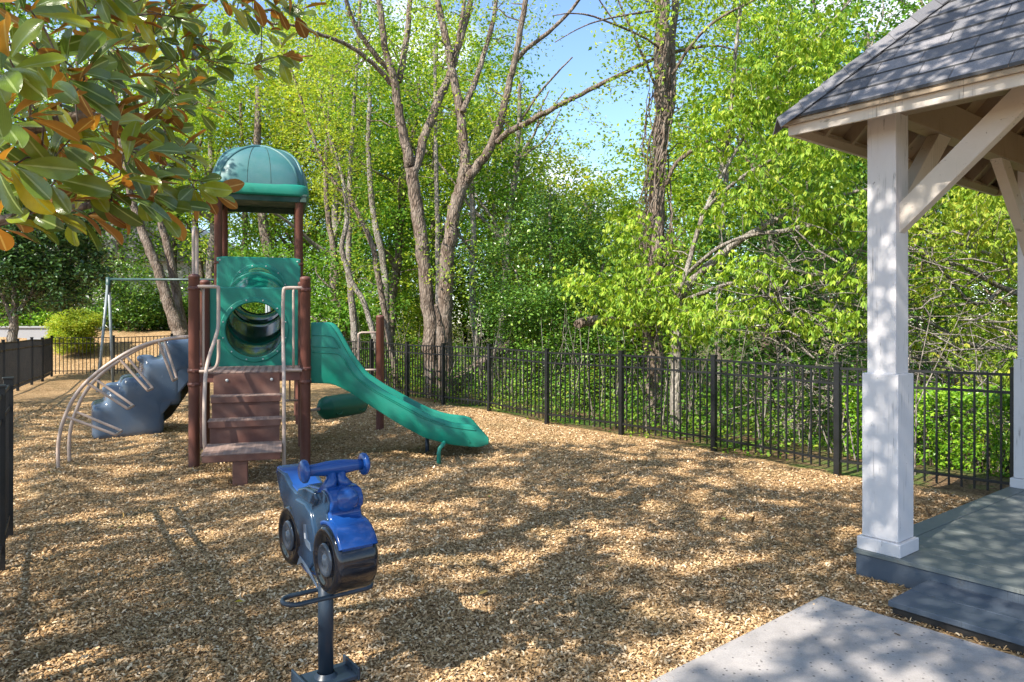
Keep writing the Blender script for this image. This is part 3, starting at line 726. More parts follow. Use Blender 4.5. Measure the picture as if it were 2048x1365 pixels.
# arched loop climber
AO=np.array([-5.15,8.24,0]); 
nearp=[(118,950),(115,901),(120,862),(130,833),(144,801),(165,772),(193,746),(225,723),(261,701),(299,686),(338,677),(375,675)]
q=[unp(x,y,AO,E) for x,y in nearp]; nr=[AO+E*s+UP*z for s,z in q]; frr=[p+B_*.45 for p in nr]
nr[0][2]=-.1; frr[0][2]=-.1
AC=rail(nr,.021,'arch_climber',it=2); rail(frr,.021,'arch_rail',it=2,par=AC)
for n_,f_,c_ in (((130,833),None,(233,869)),((172,765),None,(257,817)),((237,716),None,(297,781)),((317,683),None,(347,761))):
    s,z=unp(*n_,AO,E); a=AO+E*s+UP*z
    s2,z2=unp(*c_,AO+B_*.1,E); cc=AO+B_*.06+E*s2+UP*z2
    r=MB(); far=a+B_*.45; c2=cc+B_*.33
    r.tube(curve([a,a*.1+cc*.9,cc,cc*.9+c2*.1,cc*.1+c2*.9,c2,c2*.9+far*.1,far],it=2),.016,8); r.build('foot_loop',M['rail'],AC)
# moulded rock step climber
def ell(m,c,r,ax,e=.6,n=20):
    u=np.linspace(-pi/2,pi/2,n)[:,None]; v=np.linspace(-pi,pi,2*n,endpoint=False)[None]
    f=lambda w,e: np.sign(w)*np.abs(w)**e
    x=f(np.cos(u),e)*f(np.cos(v),e); y=f(np.cos(u),e)*f(np.sin(v),e); z=f(np.sin(u),e)*np.ones_like(v)
    A=np.array(ax); Vx=np.asarray(c)+x[...,None]*r[0]*A[0]+y[...,None]*r[1]*A[1]+z[...,None]*r[2]*A[2]
    m.grid(Vx,closed=True)
rd=np.array([.86,.51,0]); rp_=np.array([-.51,.86,0]); RA=(rd,rp_,UP)
m=MB()
R0=P(238,800,10.9); R0[2]=0
def rk(s,w,z): return R0+rd*s+rp_*w+UP*z
for s0,s1,zt_ in ((-.36,.30,.50),(-.18,.42,.68),(.02,.62,.88),(.31,.86,1.14),(.60,1.12,1.46),(.9,1.4,1.40)):
    zb_=max(-.05,(s0+.12-.2)*1.75); ell(m,rk((s0+s1)/2,.36,(zt_+zb_)/2),((s1-s0)/2,.50,(zt_-zb_)/2),RA,.24)
for s,w,z in ((-.10,.06,.70),(.36,.04,1.15),(-.05,.5,.71)):
    ell(m,rk(s,w,z),(.13,.11,.06),RA,.7,10)
rc=m.build('rock_climber',M['rock'],PS,fix=False)
rm=rc.modifiers.new('r','REMESH'); rm.mode='VOXEL'; rm.voxel_size=.026; rm.use_smooth_shade=True
sm_=rc.modifiers.new('sm','SMOOTH'); sm_.factor=.6; sm_.iterations=7
m=MB()
for k in range(2):
    w=-.13+k*.98
    m.prism([(.0,0),(.28,.0),(.60,.30),(1.02,.85),(1.40,1.20),(1.40,1.42),(1.15,1.40),(.75,1.15),(.35,.75),(.08,.3)],rk(0,w,.01),rd,UP,rp_,.07)
fl=m.build('climber_flank',M['rock'],rc,bevel=.03,seg=3)
m=MB(); pts=[(.42,.02),(.72,.26),(1.10,.84),(1.45,1.20)]
V=np.array([[rk(s,w,z) for w in (-.05,.28,.6,.86)] for s,z in pts]); V2=V-rd*.05+UP*.04
m.grid(V,smooth=True); m.grid(V2,smooth=True); m.build('climber_underside',M['rockunder'],rc)

# ------------------------------------------------------------------ swing frame
SW=thing('swing_frame','tall metal swing frame with green top bar behind the climbers','swing frame',(-9.8,17.6,0))
ta=np.array([-9.80,17.6,2.74]); tb_=np.array([-6.05,17.9,2.74])
m=MB(); m.tube([ta,tb_],.030,12); m.build('top_bar',M['swing_green'],SW)
for e,s in ((ta,-1),(tb_,1)):
    m=MB(); m.tube([e+np.array([0,0,.05]),e+np.array([0,0,-.32])],.055,12); m.build('elbow_joint',M['swing_green'],SW)
    for dy in (-.30,.42):
        m=MB(); f=e+np.array([s*.10,dy,0]); f[2]=Hf(f[0],f[1])-.1; m.tube([e+np.array([0,dy*.06,-.1]),f],.033,10); m.build('leg',M['galv'],SW)

# ------------------------------------------------------------------ motorcycle spring rider
f_=np.array([.60,-.80,0]); f_/=np.linalg.norm(f_); g_=np.array([-f_[1],f_[0],0])
RO=np.array([-1.10,3.58,0])
def R(a,w,z): return RO+f_*a+g_*w+UP*z
BT=.18; zw=.655
RD=thing('motorcycle_rider','blue toy motorcycle rider on a single dark post with mounted base','spring rider',R(.24,.1,0))
def slab(poly,w0,w1,name,mat,par,bev=.02,seg=3):
    m=MB(); m.prism(poly,R(0,w0,0),f_,UP,g_,w1-w0); o=m.build(name,M[mat],par,bevel=bev,seg=seg)
    for p in o.data.polygons: p.use_smooth=True
    wn=o.modifiers.new('wn','WEIGHTED_NORMAL'); wn.keep_sharp=True; return o
body=[(-.02,.60),(-.10,.70),(-.13,.79),(-.17,.82),(-.235,.93),(-.22,.965),(-.12,.955),(-.02,.905),(.06,.885),(.12,.895),(.16,.925),(.22,.945),(.30,.95),(.36,.955),(.42,.965),(.47,.955),(.495,.92),(.49,.885),(.465,.86),(.475,.835),(.53,.815),(.575,.775),(.60,.725),(.58,.70),(.50,.62),(.42,.58),(.34,.54),(.20,.515),(.12,.53),(.06,.56)]
bd=slab(body,.012,BT-.012,'body','rider',RD,.022,4)
def wheel(a,r,hub=True):
    m=MB(); pr=[(-.002,.02),(-.002,r*.70),(-.008,r*.74),(-.008,r*.90),(0.006,r*.985),(.02,r),(BT-.02,r),(BT-.006,r*.985),(BT+.008,r*.9),(BT+.008,r*.74),(BT+.002,r*.7),(BT+.002,.02)]
    m.lathe(pr,R(a,0,zw),g_,56); w=m.build('wheel',M['tyre'],RD)
    for s in (0,1):
        m=MB(); o=R(a,-.004 if s==0 else BT+.004,zw); ax=-g_ if s==0 else g_
        m.lathe([(0,r*.50),(.006,r*.48),(.010,r*.40),(.004,r*.34),(.002,r*.18),(.010,r*.14),(.014,.001)],o,ax,40); m.build('hub',M['hubm'],w)
    return w
wheel(0,.148); wheel(.46,.150)
# fender over the front wheel and tail light block
m=MB(); n=22; rings=[]
for k in range(n+1):
    t=radians(28+85*k/n); rr=[(0,.153),(0,.168),(.012,.174),(BT-.012,.174),(BT,.168),(BT,.153)]
    rings.append([R(.46+cos(t)*q,w,zw+sin(t)*q) for w,q in rr])
m.grid(np.array(rings),closed=True); m.build('fender',M['rider'],RD)
# side mouldings: crankcase, tank panel, exhaust
cb=np.mean(body,0); inner=[tuple(cb+(np.array(q)-cb)*.93) for q in body]
for s in (0,1):
    slab(inner,*((.004,.03) if s==0 else (BT-.03,BT-.004)),'side_shade_shell','rider_side',bd,.008,2)  # sides darker than the upward faces: shade put into the blue
    w=(-.008,.02) if s==0 else (BT-.02,BT+.008)
    slab([(.12,.60),(.17,.57),(.27,.56),(.32,.60),(.34,.68),(.33,.76),(.29,.83),(.22,.86),(.10,.86),(.04,.80),(.08,.74),(.13,.72),(.16,.66)],*w,'engine_moulding','rider_side',bd,.012,3)
    slab([(.10,.885),(.20,.875),(.33,.865),(.36,.90),(.34,.935),(.22,.935),(.14,.915)],*w,'tank_moulding','rider_side',bd,.012,3)
    w2=(-.012,-.004) if s==0 else (BT+.004,BT+.012)
    slab([(.215,.76),(.245,.765),(.255,.70),(.295,.69),(.31,.655),(.255,.665),(.225,.69)],*w2,'engine_decal','chrome',bd,.002,1)
    slab([(.13,.545),(.20,.575),(.30,.54),(.385,.505),(.37,.525),(.26,.575),(.17,.60)],*w2,'exhaust_decal','chrome',bd,.002,1)
    slab([(.235,.725),(.245,.725),(.25,.70),(.24,.70)],w2[0]-.003*(1-2*s),w2[1]+.0,'decal_mark','white_decal',bd,.0005,1)
# headlight
m=MB(); m.lathe([(-.05,.045),(.0,.055),(.02,.052),(.032,.035),(.035,.001)],R(.475,BT/2,.915),f_,28); m.build('headlight',M['rider'],RD)
# handlebar
hc=R(.345,BT/2,1.035); m=MB()
m.tube([hc-g_*.148,hc-g_*.10,hc-g_*.04,hc+g_*.04,hc+g_*.10,hc+g_*.148],[.025,.027,.035,.035,.027,.025],14)
for s in (-1,1): m.tube([R(.375,BT/2+s*.055,.92),R(.36,BT/2+s*.022,.985),hc+g_*s*.025],[.046,.026,.026],14)
hb=m.build('handlebar',M['rider'],RD)
for s in (-1,1):
    m=MB(); m.lathe([(-.012,.001),(-.012,.045),(-.006,.053),(.006,.053),(.014,.045),(.018,.001)],hc+g_*s*.145,g_*s,28); m.build('grip_disc',M['rider'],hb)
# foot ring
fc=R(.27,BT/2,.435); A_=.215; Bq=.062; pts=[]
for k in range(40):
    t=2*pi*k/40; c,s=cos(t),sin(t); pts.append(fc+g_*(np.sign(c)*(A_-Bq)+c*Bq if True else 0)+f_*s*Bq)
pts.append(pts[0]); m=MB(); m.tube(pts,.011,10,cap=False); m.build('foot_rest',M['navy'],RD)
pc=R(.24,BT/2,0)
m=MB(); m.tube([pc+UP*.03,pc+UP*.56],.036,20); m.build('pole',M['navy'],RD)
m=MB(); m.box(pc+UP*.02,(.17,.25,.02),(f_,g_,UP)); m.box(pc+UP*.035+g_*.13,(.18,.012,.06),(f_,g_,UP)); m.box(pc+UP*.035-g_*.13,(.18,.012,.06),(f_,g_,UP))
m.lathe([(0.03,.055),(.05,.04)],pc,UP,20); m.build('base_plate',M['navy'],RD,bevel=.003,seg=1)

# fallen yellow leaf
m=MB(); c=P(478,1214,F*EYE/(1214-HY)); c[2]=.03
m.add([c+np.array(q) for q in ((-.03,0,.0),(-.005,.018,.008),(.035,.004,.0),(0,-.018,.006),(0,0,.0))],[[0,4,1],[1,4,2],[2,4,3],[3,4,0]])
tag(m.build('fallen_leaf',leafmat('leaf_fallen',[(0,(.55,.42,.03)),(1,(.6,.45,.04))]),fix=False),'single yellow leaf lying on the mulch left of the rider','leaf')

# ------------------------------------------------------------------ foliage
def tmpl(kind):
    if kind=='oval':      # folded leaf, length 1 along x
        v=[(0,0,0),(.35,.24,.07),(.35,0,0),(.35,-.24,.07),(.75,.20,.03),(.78,0,-.05),(.75,-.20,.03),(1,0,-.13)]
        f=[[0,2,1],[0,3,2],[2,5,4],[2,4,1],[3,6,5],[3,5,2],[4,5,7],[5,6,7]]
    elif kind=='kite':
        v=[(0,0,0),(.45,.30,.06),(1,0,-.04),(.45,-.30,.06)]; f=[[0,2,1],[0,3,2]]
    elif kind=='leaflet':
        v=[(0,0,0),(.40,.17,.05),(1,0,-.10),(.40,-.17,.05),(.45,0,0)]; f=[[0,4,1],[4,2,1],[0,3,4],[3,2,4]]
    return np.array(v,float),np.array(f)
def orient(n,droop,flat,r):
    a=r.uniform(0,2*pi,n); el=r.normal(droop,.45,n)
    x=np.stack([np.cos(a)*np.cos(el),np.sin(a)*np.cos(el),np.sin(el)],-1)
    up=np.stack([r.normal(0,flat,n),r.normal(0,flat,n),np.ones(n)],-1)
    y=np.cross(up,x); y/=np.linalg.norm(y,axis=1,keepdims=True)+1e-9; z=np.cross(x,y)
    return x,y,z
def leaves(pos,size,kind,droop=-.3,flat=.5,r=rng,XYZ=None):
    T,Fc=tmpl(kind); n=len(pos)
    x,y,z=orient(n,droop,flat,r) if XYZ is None else XYZ
    s=size if np.ndim(size) else r.uniform(.6,1.25,n)*size
    v=pos[:,None]+s[:,None,None]*(T[None,:,:1]*x[:,None]+T[None,:,1:2]*y[:,None]+T[None,:,2:]*z[:,None])
    f=(np.arange(n)[:,None,None]*len(T)+Fc[None]).reshape(-1,Fc.shape[1])
    return v.reshape(-1,3),f
def crown_mesh(clumps,cr,per,size,kind,r,droop=-.3,flat=.5,comp=False):
    m=MB(); n=len(clumps); crr=cr if np.ndim(cr) else np.full(n,cr)
    if comp:     # drooping compound leaves: leaflets in fans hanging from a point
        k=per; c=np.repeat(clumps,k,0)+r.normal(0,1,(n*k,3))*np.repeat(crr,k)[:,None]*np.array([.55,.55,.38])
        N=len(c); a0=r.uniform(0,2*pi,N); q=5
        ang=np.repeat(a0,q)+np.tile(np.linspace(-1.15,1.15,q),N)+r.normal(0,.12,N*q)
        el=r.normal(-.75,.22,N*q)
        x=np.stack([np.cos(ang)*np.cos(el),np.sin(ang)*np.cos(el),np.sin(el)],-1)
        up=np.stack([np.cos(ang)*.5,np.sin(ang)*.5,np.ones(N*q)],-1)+r.normal(0,.25,(N*q,3)); y=np.cross(up,x); y/=np.linalg.norm(y,axis=1,keepdims=True); z=np.cross(x,y)
        v,f=leaves(np.repeat(c,q,0),size*np.repeat(r.uniform(.7,1.2,N),q)*np.tile([.75,.95,1.1,.95,.75],N),kind,XYZ=(x,y,z),r=r)
    else:
        pos=np.repeat(clumps,per,0)+r.normal(0,1,(n*per,3))*np.repeat(crr,per)[:,None]*np.array([.6,.6,.36])
        v,f=leaves(pos,size,kind,droop,flat,r)
    m.add(v,f); return m
def resample(p,step):
    p=np.asarray(p,float); out=[p[0]]
    for a,b in zip(p[:-1],p[1:]):
        n=max(1,int(np.linalg.norm(b[:3]-a[:3])/step)); out+= [a+(b-a)*k/n for k in range(1,n+1)]
    return np.array(out)
def sm_line(p,it=2):
    p=np.asarray(p,float)
    for _ in range(it):
        q=[p[0]]
        for i in range(len(p)-1): q+=[p[i]*.75+p[i+1]*.25,p[i]*.25+p[i+1]*.75]
        q.append(p[-1]); p=np.array(q)
    return p
def wood_mesh(limbs,clumps,r,twr=.012,sides=10,maxd=6):
    """limbs: arrays of (x,y,z,r). Clump points hang on twigs joined to the nearest wood."""
    m=MB(); nodes=[]; 
    for l in limbs:
        l=resample(sm_line(l),.35); j=l.copy(); 
        j[1:-1,:3]+=r.normal(0,1,(len(l)-2,3))*l[1:-1,3:4]*.10
        m.tube(j[:,:3],j[:,3]*(1+r.normal(0,.03,len(j))),sides if l[0,3]>.05 else 6)
        nodes.append(l[1:])
    if clumps is None or not len(clumps): return m
    nd=np.vstack(nodes); pos=nd[:,:3]; rad=nd[:,3]
    d0=np.array([np.min(np.linalg.norm(pos-c,axis=1)) for c in clumps]); order=np.argsort(d0)
    P_=list(pos); R_=list(np.maximum(rad*.45,twr*.6)); 
    arr=np.array(P_+[np.zeros(3)]*(len(clumps)*3)); rr=np.array(list(R_)+[0]*(len(clumps)*3)); n=len(P_)
    for i in order:
        c=clumps[i]; d=np.linalg.norm(arr[:n]-c,axis=1)+ .6*np.maximum(0,arr[:n,2]-c[2]+.2)
        k=int(np.argmin(d)); a=arr[k]
        if d[k]>maxd: continue
        r0=min(rr[k]*.7,twr*(1+d[k]*.7)); r0=max(r0,twr*.35); r1=max(r0*.5,twr*.22)
        mid1=a*.65+c*.35+r.normal(0,.09,3)*d[k]*.6; mid2=a*.3+c*.7+r.normal(0,.08,3)*d[k]*.5+np.array([0,0,.06*d[k]])
        m.tube([a,mid1,mid2,c],[r0,r0*.85,(r0+r1)/2,r1],4,cap=False)
        for q,s in ((mid1,r0*.8),(mid2,(r0+r1)/2),(c,r1)):
            arr[n]=q; rr[n]=s; n+=1
    return m
def blobs(bl,r):          # (cx,cy,rx,ry,Z,rz,n) photo-measured masses placed at their distance
    out=[]
    for cx,cy,rx,ry,Z,rz,n in bl:
        q=r.normal(0,1,(n,3)); q/=np.linalg.norm(q,axis=1,keepdims=True); q*=(r.random(n)**.42)[:,None]
        c=P(cx,cy,Z); out.append(c+q*np.array([rx/F*Z,rz,ry/F*Z]))
    return np.vstack(out)
def blob_w(bl,r):
    out=[]
    for c,rad,n in bl:
        q=r.normal(0,1,(n,3)); q/=np.linalg.norm(q,axis=1,keepdims=True); q*=(r.random(n)**.42)[:,None]
        out.append(np.array(c)+q*np.array(rad))
    return np.vstack(out)
def pl(Z,pts,dz=0,kw=.9):       # polyline from (x,y,width px) at distance Z
    out=[]; n=len(pts)
    for i,(x,y,w) in enumerate(pts):
        z=Z+dz*i/max(1,n-1); out.append((*P(x,y,z),w/2/F*z*kw))
    return np.array(out)
def fit_base(l):
    """carry the first point of a trunk down to the ground"""
    x,y,z,r=l[0]; h=Hf(x,y)-.1
    if z>h: l=np.vstack([[x,y,h,r*1.25],[x,y,h+.25,r*1.08],l]) if z-h>.4 else np.vstack([[x,y,h,r*1.2],l])
    return l
def tree(name,label,cat,limbs,clumps,leaf,bark,seed,group=None,cr=.5,per=50,size=.09,kind='kite',droop=-.3,flat=.5,comp=False,twr=.012,maxd=6,crown_name='crown'):
    r=np.random.default_rng(seed)
    limbs=list(limbs); limbs[0]=fit_base(limbs[0]); b=limbs[0][0]
    T=thing(name,label,cat,(b[0],b[1],b[2]+.1),group)
    wood_mesh(limbs,clumps,r,twr,maxd=maxd).build('trunk',M[bark],T,fix=False)
    if clumps is not None and len(clumps): crown_mesh(clumps,cr,per,size,kind,r,droop,flat,comp).build(crown_name,M[leaf],T,fix=False)
    return T

r=np.random.default_rng(77)
WG='trees growing beyond the fence'
# --- the big forked tree behind the fence
A=[pl(16.9,[(862,850,36),(864,760,34),(862,690,33),(855,600,31),(847,520,31),(838,440,30),(828,380,29),(822,335,28)]),
   pl(16.9,[(822,335,26),(812,290,22),(803,250,20),(793,190,19),(787,150,17),(772,110,15),(764,50,14),(757,-10,13),(750,-90,11)],-.5),
   pl(16.9,[(787,150,13),(755,115,12),(720,70,11),(700,30,10),(685,-30,8)],-1),
   pl(16.9,[(793,180,13),(760,140,11),(720,105,10),(680,82,9),(640,70,8),(590,50,7),(540,48,4)],-2),
   pl(16.9,[(797,165,15),(808,110,14),(816,60,13),(820,0,11),(826,-80,9)],.8),
   pl(16.9,[(828,345,20),(845,285,20),(862,240,19),(880,195,18),(900,150,17),(912,110,15),(930,50,14),(945,-10,12),(960,-90,9)],1.2),
   pl(16.9,[(905,140,11),(915,90,10),(925,30,9),(935,-40,7)],.2),
   pl(16.5,[(890,850,40),(890,760,38),(889,680,36),(890,600,34),(893,520,33),(904,450,31),(915,400,30),(926,365,28),(932,335,25)]),
   pl(16.5,[(930,345,23),(927,300,22),(924,250,21),(918,210,20),(908,160,18),(897,100,17),(885,50,15),(873,-10,13),(860,-90,10)],.5),
   pl(16.5,[(926,370,22),(950,340,21),(975,310,20),(992,270,19),(1003,240,18),(1015,190,16),(1025,140,14),(1040,70,13),(1052,0,12),(1060,-70,10)],-.8),
   pl(16.2,[(995,285,14),(1020,262,14),(1050,248,13),(1090,225,12),(1140,200,11),(1200,170,10),(1260,140,9),(1320,113,8),(1380,97,7),(1430,90,5),(1470,100,3)],-3.0),
   pl(16.5,[(1030,125,11),(1055,95,10),(1085,75,9),(1120,45,8),(1160,0,7),(1190,-60,5)],-1),
   pl(16.5,[(925,225,13),(945,180,13),(960,135,12),(975,85,11),(990,30,10),(998,-40,8)],1.5),
   pl(16.2,[(888,690,16),(880,650,14),(872,610,9)],-.2),
   pl(16.4,[(1040,245,6),(1075,190,5),(1110,150,4),(1145,115,3)],-1)]
cl=blobs([(700,120,170,120,17,2.5,85),(900,60,170,90,17.5,2.5,70),(1040,60,70,110,18,1.2,26),(1180,190,70,90,15,.8,9),(960,250,120,110,17,2.0,34),(1080,260,70,60,16,1,18),(640,250,110,110,17,2,34),(1350,110,120,30,14,.6,10),(900,470,70,90,17,1.0,10),(900,560,60,60,16.2,.6,10),(900,-90,260,70,17,3,40)],r)
tree('forked_tree','tall twin-stemmed tree with bare forking limbs right behind the fence','tree',A,cl,'lime','bark',1,WG,cr=.42,per=30,size=.085,kind='kite',twr=.013,maxd=3.5)
# --- vine wrapped trunk
Bt=[pl(13.3,[(1312,1000,38),(1310,900,38),(1310,780,38),(1310,680,39),(1309,560,37),(1313,480,36),(1316,400,32),(1319,330,31),(1322,270,31),(1322,200,30),(1322,120,31),(1323,50,33),(1325,-20,33),(1328,-110,28)]),
   pl(13.2,[(1322,290,20),(1336,250,19),(1344,200,19),(1344,140,18),(1342,90,18),(1350,20,17),(1356,-80,14)],.6),
   pl(13.1,[(1333,370,9),(1345,335,10),(1372,308,10),(1400,292,9),(1430,275,7),(1460,250,5)],-.5),
   pl(13.1,[(1320,640,18),(1270,655,20),(1220,640,22),(1180,640,22),(1155,650,20)],-.6),
   pl(13.1,[(1310,170,6),(1285,110,6),(1262,60,5),(1240,10,4),(1220,-40,3)],-.5),
   pl(13.2,[(1318,95,6),(1280,70,5),(1235,52,5),(1180,30,4),(1140,26,3),(1105,32,2)],-1),
   pl(13.2,[(1318,20,6),(1270,28,5),(1210,38,4),(1160,55,3),(1110,85,2)],-1.2),
   pl(13.2,[(1235,52,4),(1205,10,3),(1180,-30,3)],-.2),
   pl(13.0,[(1345,150,8),(1380,90,7),(1430,40,6),(1490,10,5),(1540,-20,4)],-.5)]
cl=blobs([(1265,80,55,110,13.3,1.2,26),(1400,60,110,80,14,1.5,46),(1330,280,70,120,13.4,.8,14),(1330,-60,160,60,13.5,2,26),(1300,640,90,80,12.8,.9,20)],r)
BT_=tree('vine_wrapped_tree','tall straight trunk wrapped in bare vines left of the gazebo','tree',Bt,cl,'lime','bark',2,WG,cr=.38,per=46,size=.085,twr=.012,maxd=2.5)
m=MB()
for k in range(38):
    y0=rng.uniform(200,640); x0=1314+rng.normal(0,6); c=P(x0,y0,13.3); t=np.linspace(0,1,14); ph=rng.uniform(0,6.28); hgt=rng.uniform(1,3); tw=rng.uniform(1,4)
    rr=.19+.10*sm(300,560,y0)+rng.uniform(0,.05)
    p=np.stack([c[0]+rr*np.cos(ph+t*tw),c[1]+rr*np.sin(ph+t*tw),c[2]-hgt*.5+t*hgt],-1)+rng.normal(0,.02,(14,3)); m.tube(p,rng.uniform(.006,.018),5)
for k in range(130):
    y0=rng.normal(500,60); c=P(1314,y0,13.3); ph=rng.uniform(0,6.28); d=np.array([cos(ph),sin(ph),rng.normal(0,.5)]); a=c+d*.15; b=c+d*rng.uniform(.3,.6)+rng.normal(0,.1,3)
    m.tube([a,(a+b)/2+rng.normal(0,.05,3),b],.006,4,cap=False)
m.build('vine',M['bark'],BT_,fix=False)
# --- the lime branches near the gazebo
Et=[pl(11.6,[(1352,960,26),(1350,820,25),(1352,700,24),(1352,640,22),(1358,590,22)]),
   pl(11.6,[(1356,600,18),(1385,560,19),(1420,530,18),(1455,500,17),(1485,478,15),(1530,452,13),(1585,425,12),(1650,400,9),(1720,380,7),(1800,372,5)],-1.6),
   pl(11.6,[(1360,580,12),(1380,520,12),(1392,470,11),(1410,420,11),(1440,360,11),(1452,300,11),(1462,240,10),(1465,160,8),(1475,60,7),(1490,-40,5)],.4),
   pl(11.4,[(1378,545,9),(1410,515,9),(1450,487,8),(1500,470,8),(1570,462,12),(1620,452,12),(1680,445,8),(1760,470,6)],-1.8),
   pl(11.5,[(1370,600,10),(1420,580,9),(1480,560,8),(1540,590,6),(1600,640,5),(1660,690,4)],-2.0),
   pl(11.5,[(1400,430,8),(1450,380,8),(1520,330,7),(1600,290,6),(1680,260,5)],-1.5),
   pl(11.5,[(1440,360,7),(1500,250,7),(1570,150,6),(1650,60,5),(1720,-20,4)],-1)]
cl=blobs([(1500,160,120,140,11.6,1.6,44),(1620,130,110,120,10.8,1.4,34),(1600,330,110,110,9.9,1.2,38),(1480,260,80,90,11,1.2,22),(1660,440,90,60,9.8,1.0,24),(1500,540,70,45,10.2,1.0,11),(1480,625,80,35,9.8,.8,11),(1650,645,90,35,9.4,.6,10),(1690,560,60,50,9.4,.8,7),(1300,560,80,80,11.7,.7,22),(1270,620,110,40,11.5,.7,18),(1180,570,60,40,11.8,.6,10),(1260,480,60,80,12,.6,12),(1400,640,90,40,11,.8,14),(1420,-40,200,50,11.5,1.5,24),(1480,400,70,60,11.2,.8,12)],r)
tree('lime_leaved_tree','leaning tree with drooping bright lime leaves just left of the gazebo column','tree',Et,cl,'lime','bark_grey',3,WG,cr=.30,per=19,size=.115,kind='leaflet',comp=True,twr=.011,maxd=3)
# --- tree seen through the gazebo with long pale bare branches
Gt=[pl(12.5,[(2230,900,34),(2220,760,32),(2200,650,30),(2180,600,24)]),
   pl(12.4,[(2190,640,18),(2100,610,14),(2000,575,12),(1930,535,11),(1880,520,9),(1820,500,8),(1760,480,5)],-2.0),
   pl(12.4,[(2200,680,16),(2100,690,12),(2000,700,9),(1930,690,8),(1880,655,7),(1820,630,5),(1760,640,3)],-2.2),
   pl(12.0,[(2010,575,9),(1950,620,8),(1900,560,8),(1860,510,6),(1830,490,4)],-1.2),
   pl(12.4,[(2180,640,14),(2100,560,12),(2010,520,10),(1900,480,8),(1830,455,6),(1780,430,4)],-2.6),
   pl(12.4,[(2200,760,14),(2080,770,10),(1980,745,8),(1900,740,7),(1840,720,6),(1780,700,5),(1720,680,4),(1650,700,3)],-2.8),
   pl(12.4,[(2190,600,20),(2160,480,16),(2120,350,12),(2060,200,9)],0),
   pl(11.5,[(1880,745,7),(1830,790,7),(1790,840,6),(1760,880,5)],-.5),
   pl(11.8,[(1830,780,7),(1770,800,7),(1700,790,6),(1640,760,4)],-.8)]
cl=blobs([(1930,425,130,50,10.3,1.2,28),(2000,500,90,50,9.9,1.0,12),(1890,440,60,50,9.6,.8,10),(1990,640,90,50,10.6,1.0,12),(1880,560,60,50,10.6,.8,9),(2060,430,80,140,11,1.4,26),(1880,690,60,30,10.8,.8,5),(1780,300,120,70,12,1.4,20),(2000,740,80,30,10,.6,9)],r)
tree('bare_branched_tree','tree with long pale bare branches spreading behind the gazebo','tree',Gt,cl,'yellowgreen','bark_grey',4,WG,cr=.36,per=17,size=.11,kind='leaflet',comp=True,twr=.013,maxd=4)
m=MB()
for k in range(260):
    a=P(rng.uniform(1560,2080),rng.uniform(470,860),rng.uniform(9.2,11)); d=np.array([rng.normal(-.8,.5),rng.normal(0,.5),rng.normal(.15,.4)]); n=5; Ln=rng.uniform(.5,1.8); d/=np.linalg.norm(d)
    p=[a+d*Ln*t/n+rng.normal(0,.035,3)*t for t in range(n+1)]; m.tube(p,np.linspace(.012,.003,n+1)*rng.uniform(.5,1.3),4,cap=False)
tag(m.build('tangled_branches',M['bark_grey'],None,fix=False),'tangle of thin grey dead branches behind the fence by the gazebo','branches',kind='stuff')
# --- glossy evergreen behind the middle of the fence
Ht=[pl(18,[(1120,860,12),(1118,760,12),(1110,650,11),(1105,560,10),(1100,450,8),(1100,370,5)]),pl(18,[(1118,740,8),(1060,640,7),(1030,540,5)],-.5),pl(18,[(1118,720,8),(1180,620,7),(1210,520,5)],-.5)]
cl=blobs([(1080,470,90,95,18,1.6,70),(1170,470,90,90,18.4,1.6,60),(1100,600,130,80,17.3,1.5,90),(1210,590,80,90,17.5,1.4,40),(1030,630,70,60,16.6,1.0,34),(1130,690,130,50,16.8,1.0,50),(980,560,50,80,18,1,18)],r)
tree('evergreen_tree','dense glossy evergreen filling the middle of the wood right of the forked tree','tree',Ht,cl,'holly','bark_grey',5,WG,cr=.36,per=90,size=.085,kind='kite',twr=.008)
# --- slim curved trunks right of the tower
Dt=[pl(19,[(800,830,16),(790,740,15),(778,670,14),(765,600,13),(755,550,13),(748,500,12),(735,465,12),(718,430,11),(700,400,11),(680,380,10),(655,345,9),(635,300,8),(612,230,7),(590,160,6),(560,80,5)]),
    pl(19,[(718,430,7),(700,390,6),(670,330,6),(655,260,5),(640,180,4)],.5)]
cl=blobs([(640,200,120,120,19,1.6,46),(700,450,70,120,19,1.2,12),(610,90,110,70,19,1.6,26),(690,330,70,70,19,1.2,18)],r)
tree('curved_thin_tree','thin trunk curving up and left behind the brown post of the playset','tree',Dt,cl,'yellowgreen','bark',6,WG,cr=.42,per=34,size=.085,twr=.010,maxd=3)
Dt=[pl(18.4,[(790,830,15),(765,740,14),(745,660,12),(728,600,12),(705,570,12),(688,520,12),(682,490,11),(692,460,11),(694,430,10),(692,395,8),(680,330,6),(660,270,5)])]
cl=blobs([(670,280,70,80,18.4,1.2,18),(700,420,60,60,18.4,1,8),(720,560,60,60,18,.8,8)],r)
tree('crooked_thin_tree','crooked thin trunk with a kink just right of the slide top','tree',Dt,cl,'yellowgreen','bark_grey',7,WG,cr=.4,per=30,size=.08,twr=.009,maxd=3)
Dt=[pl(20,[(715,820,18),(712,700,17),(706,620,16),(698,560,14),(697,500,12),(697,430,12),(700,350,10),(705,250,9),(715,120,8),(720,0,7)])]
cl=blobs([(700,120,110,120,20,1.8,50),(720,-20,130,60,20,1.8,20)],r)
tree('straight_thin_tree','straight pale trunk rising between the slide and the forked tree','tree',Dt,cl,'mid','bark_grey',8,WG,cr=.45,per=40,size=.09,twr=.010,maxd=4)
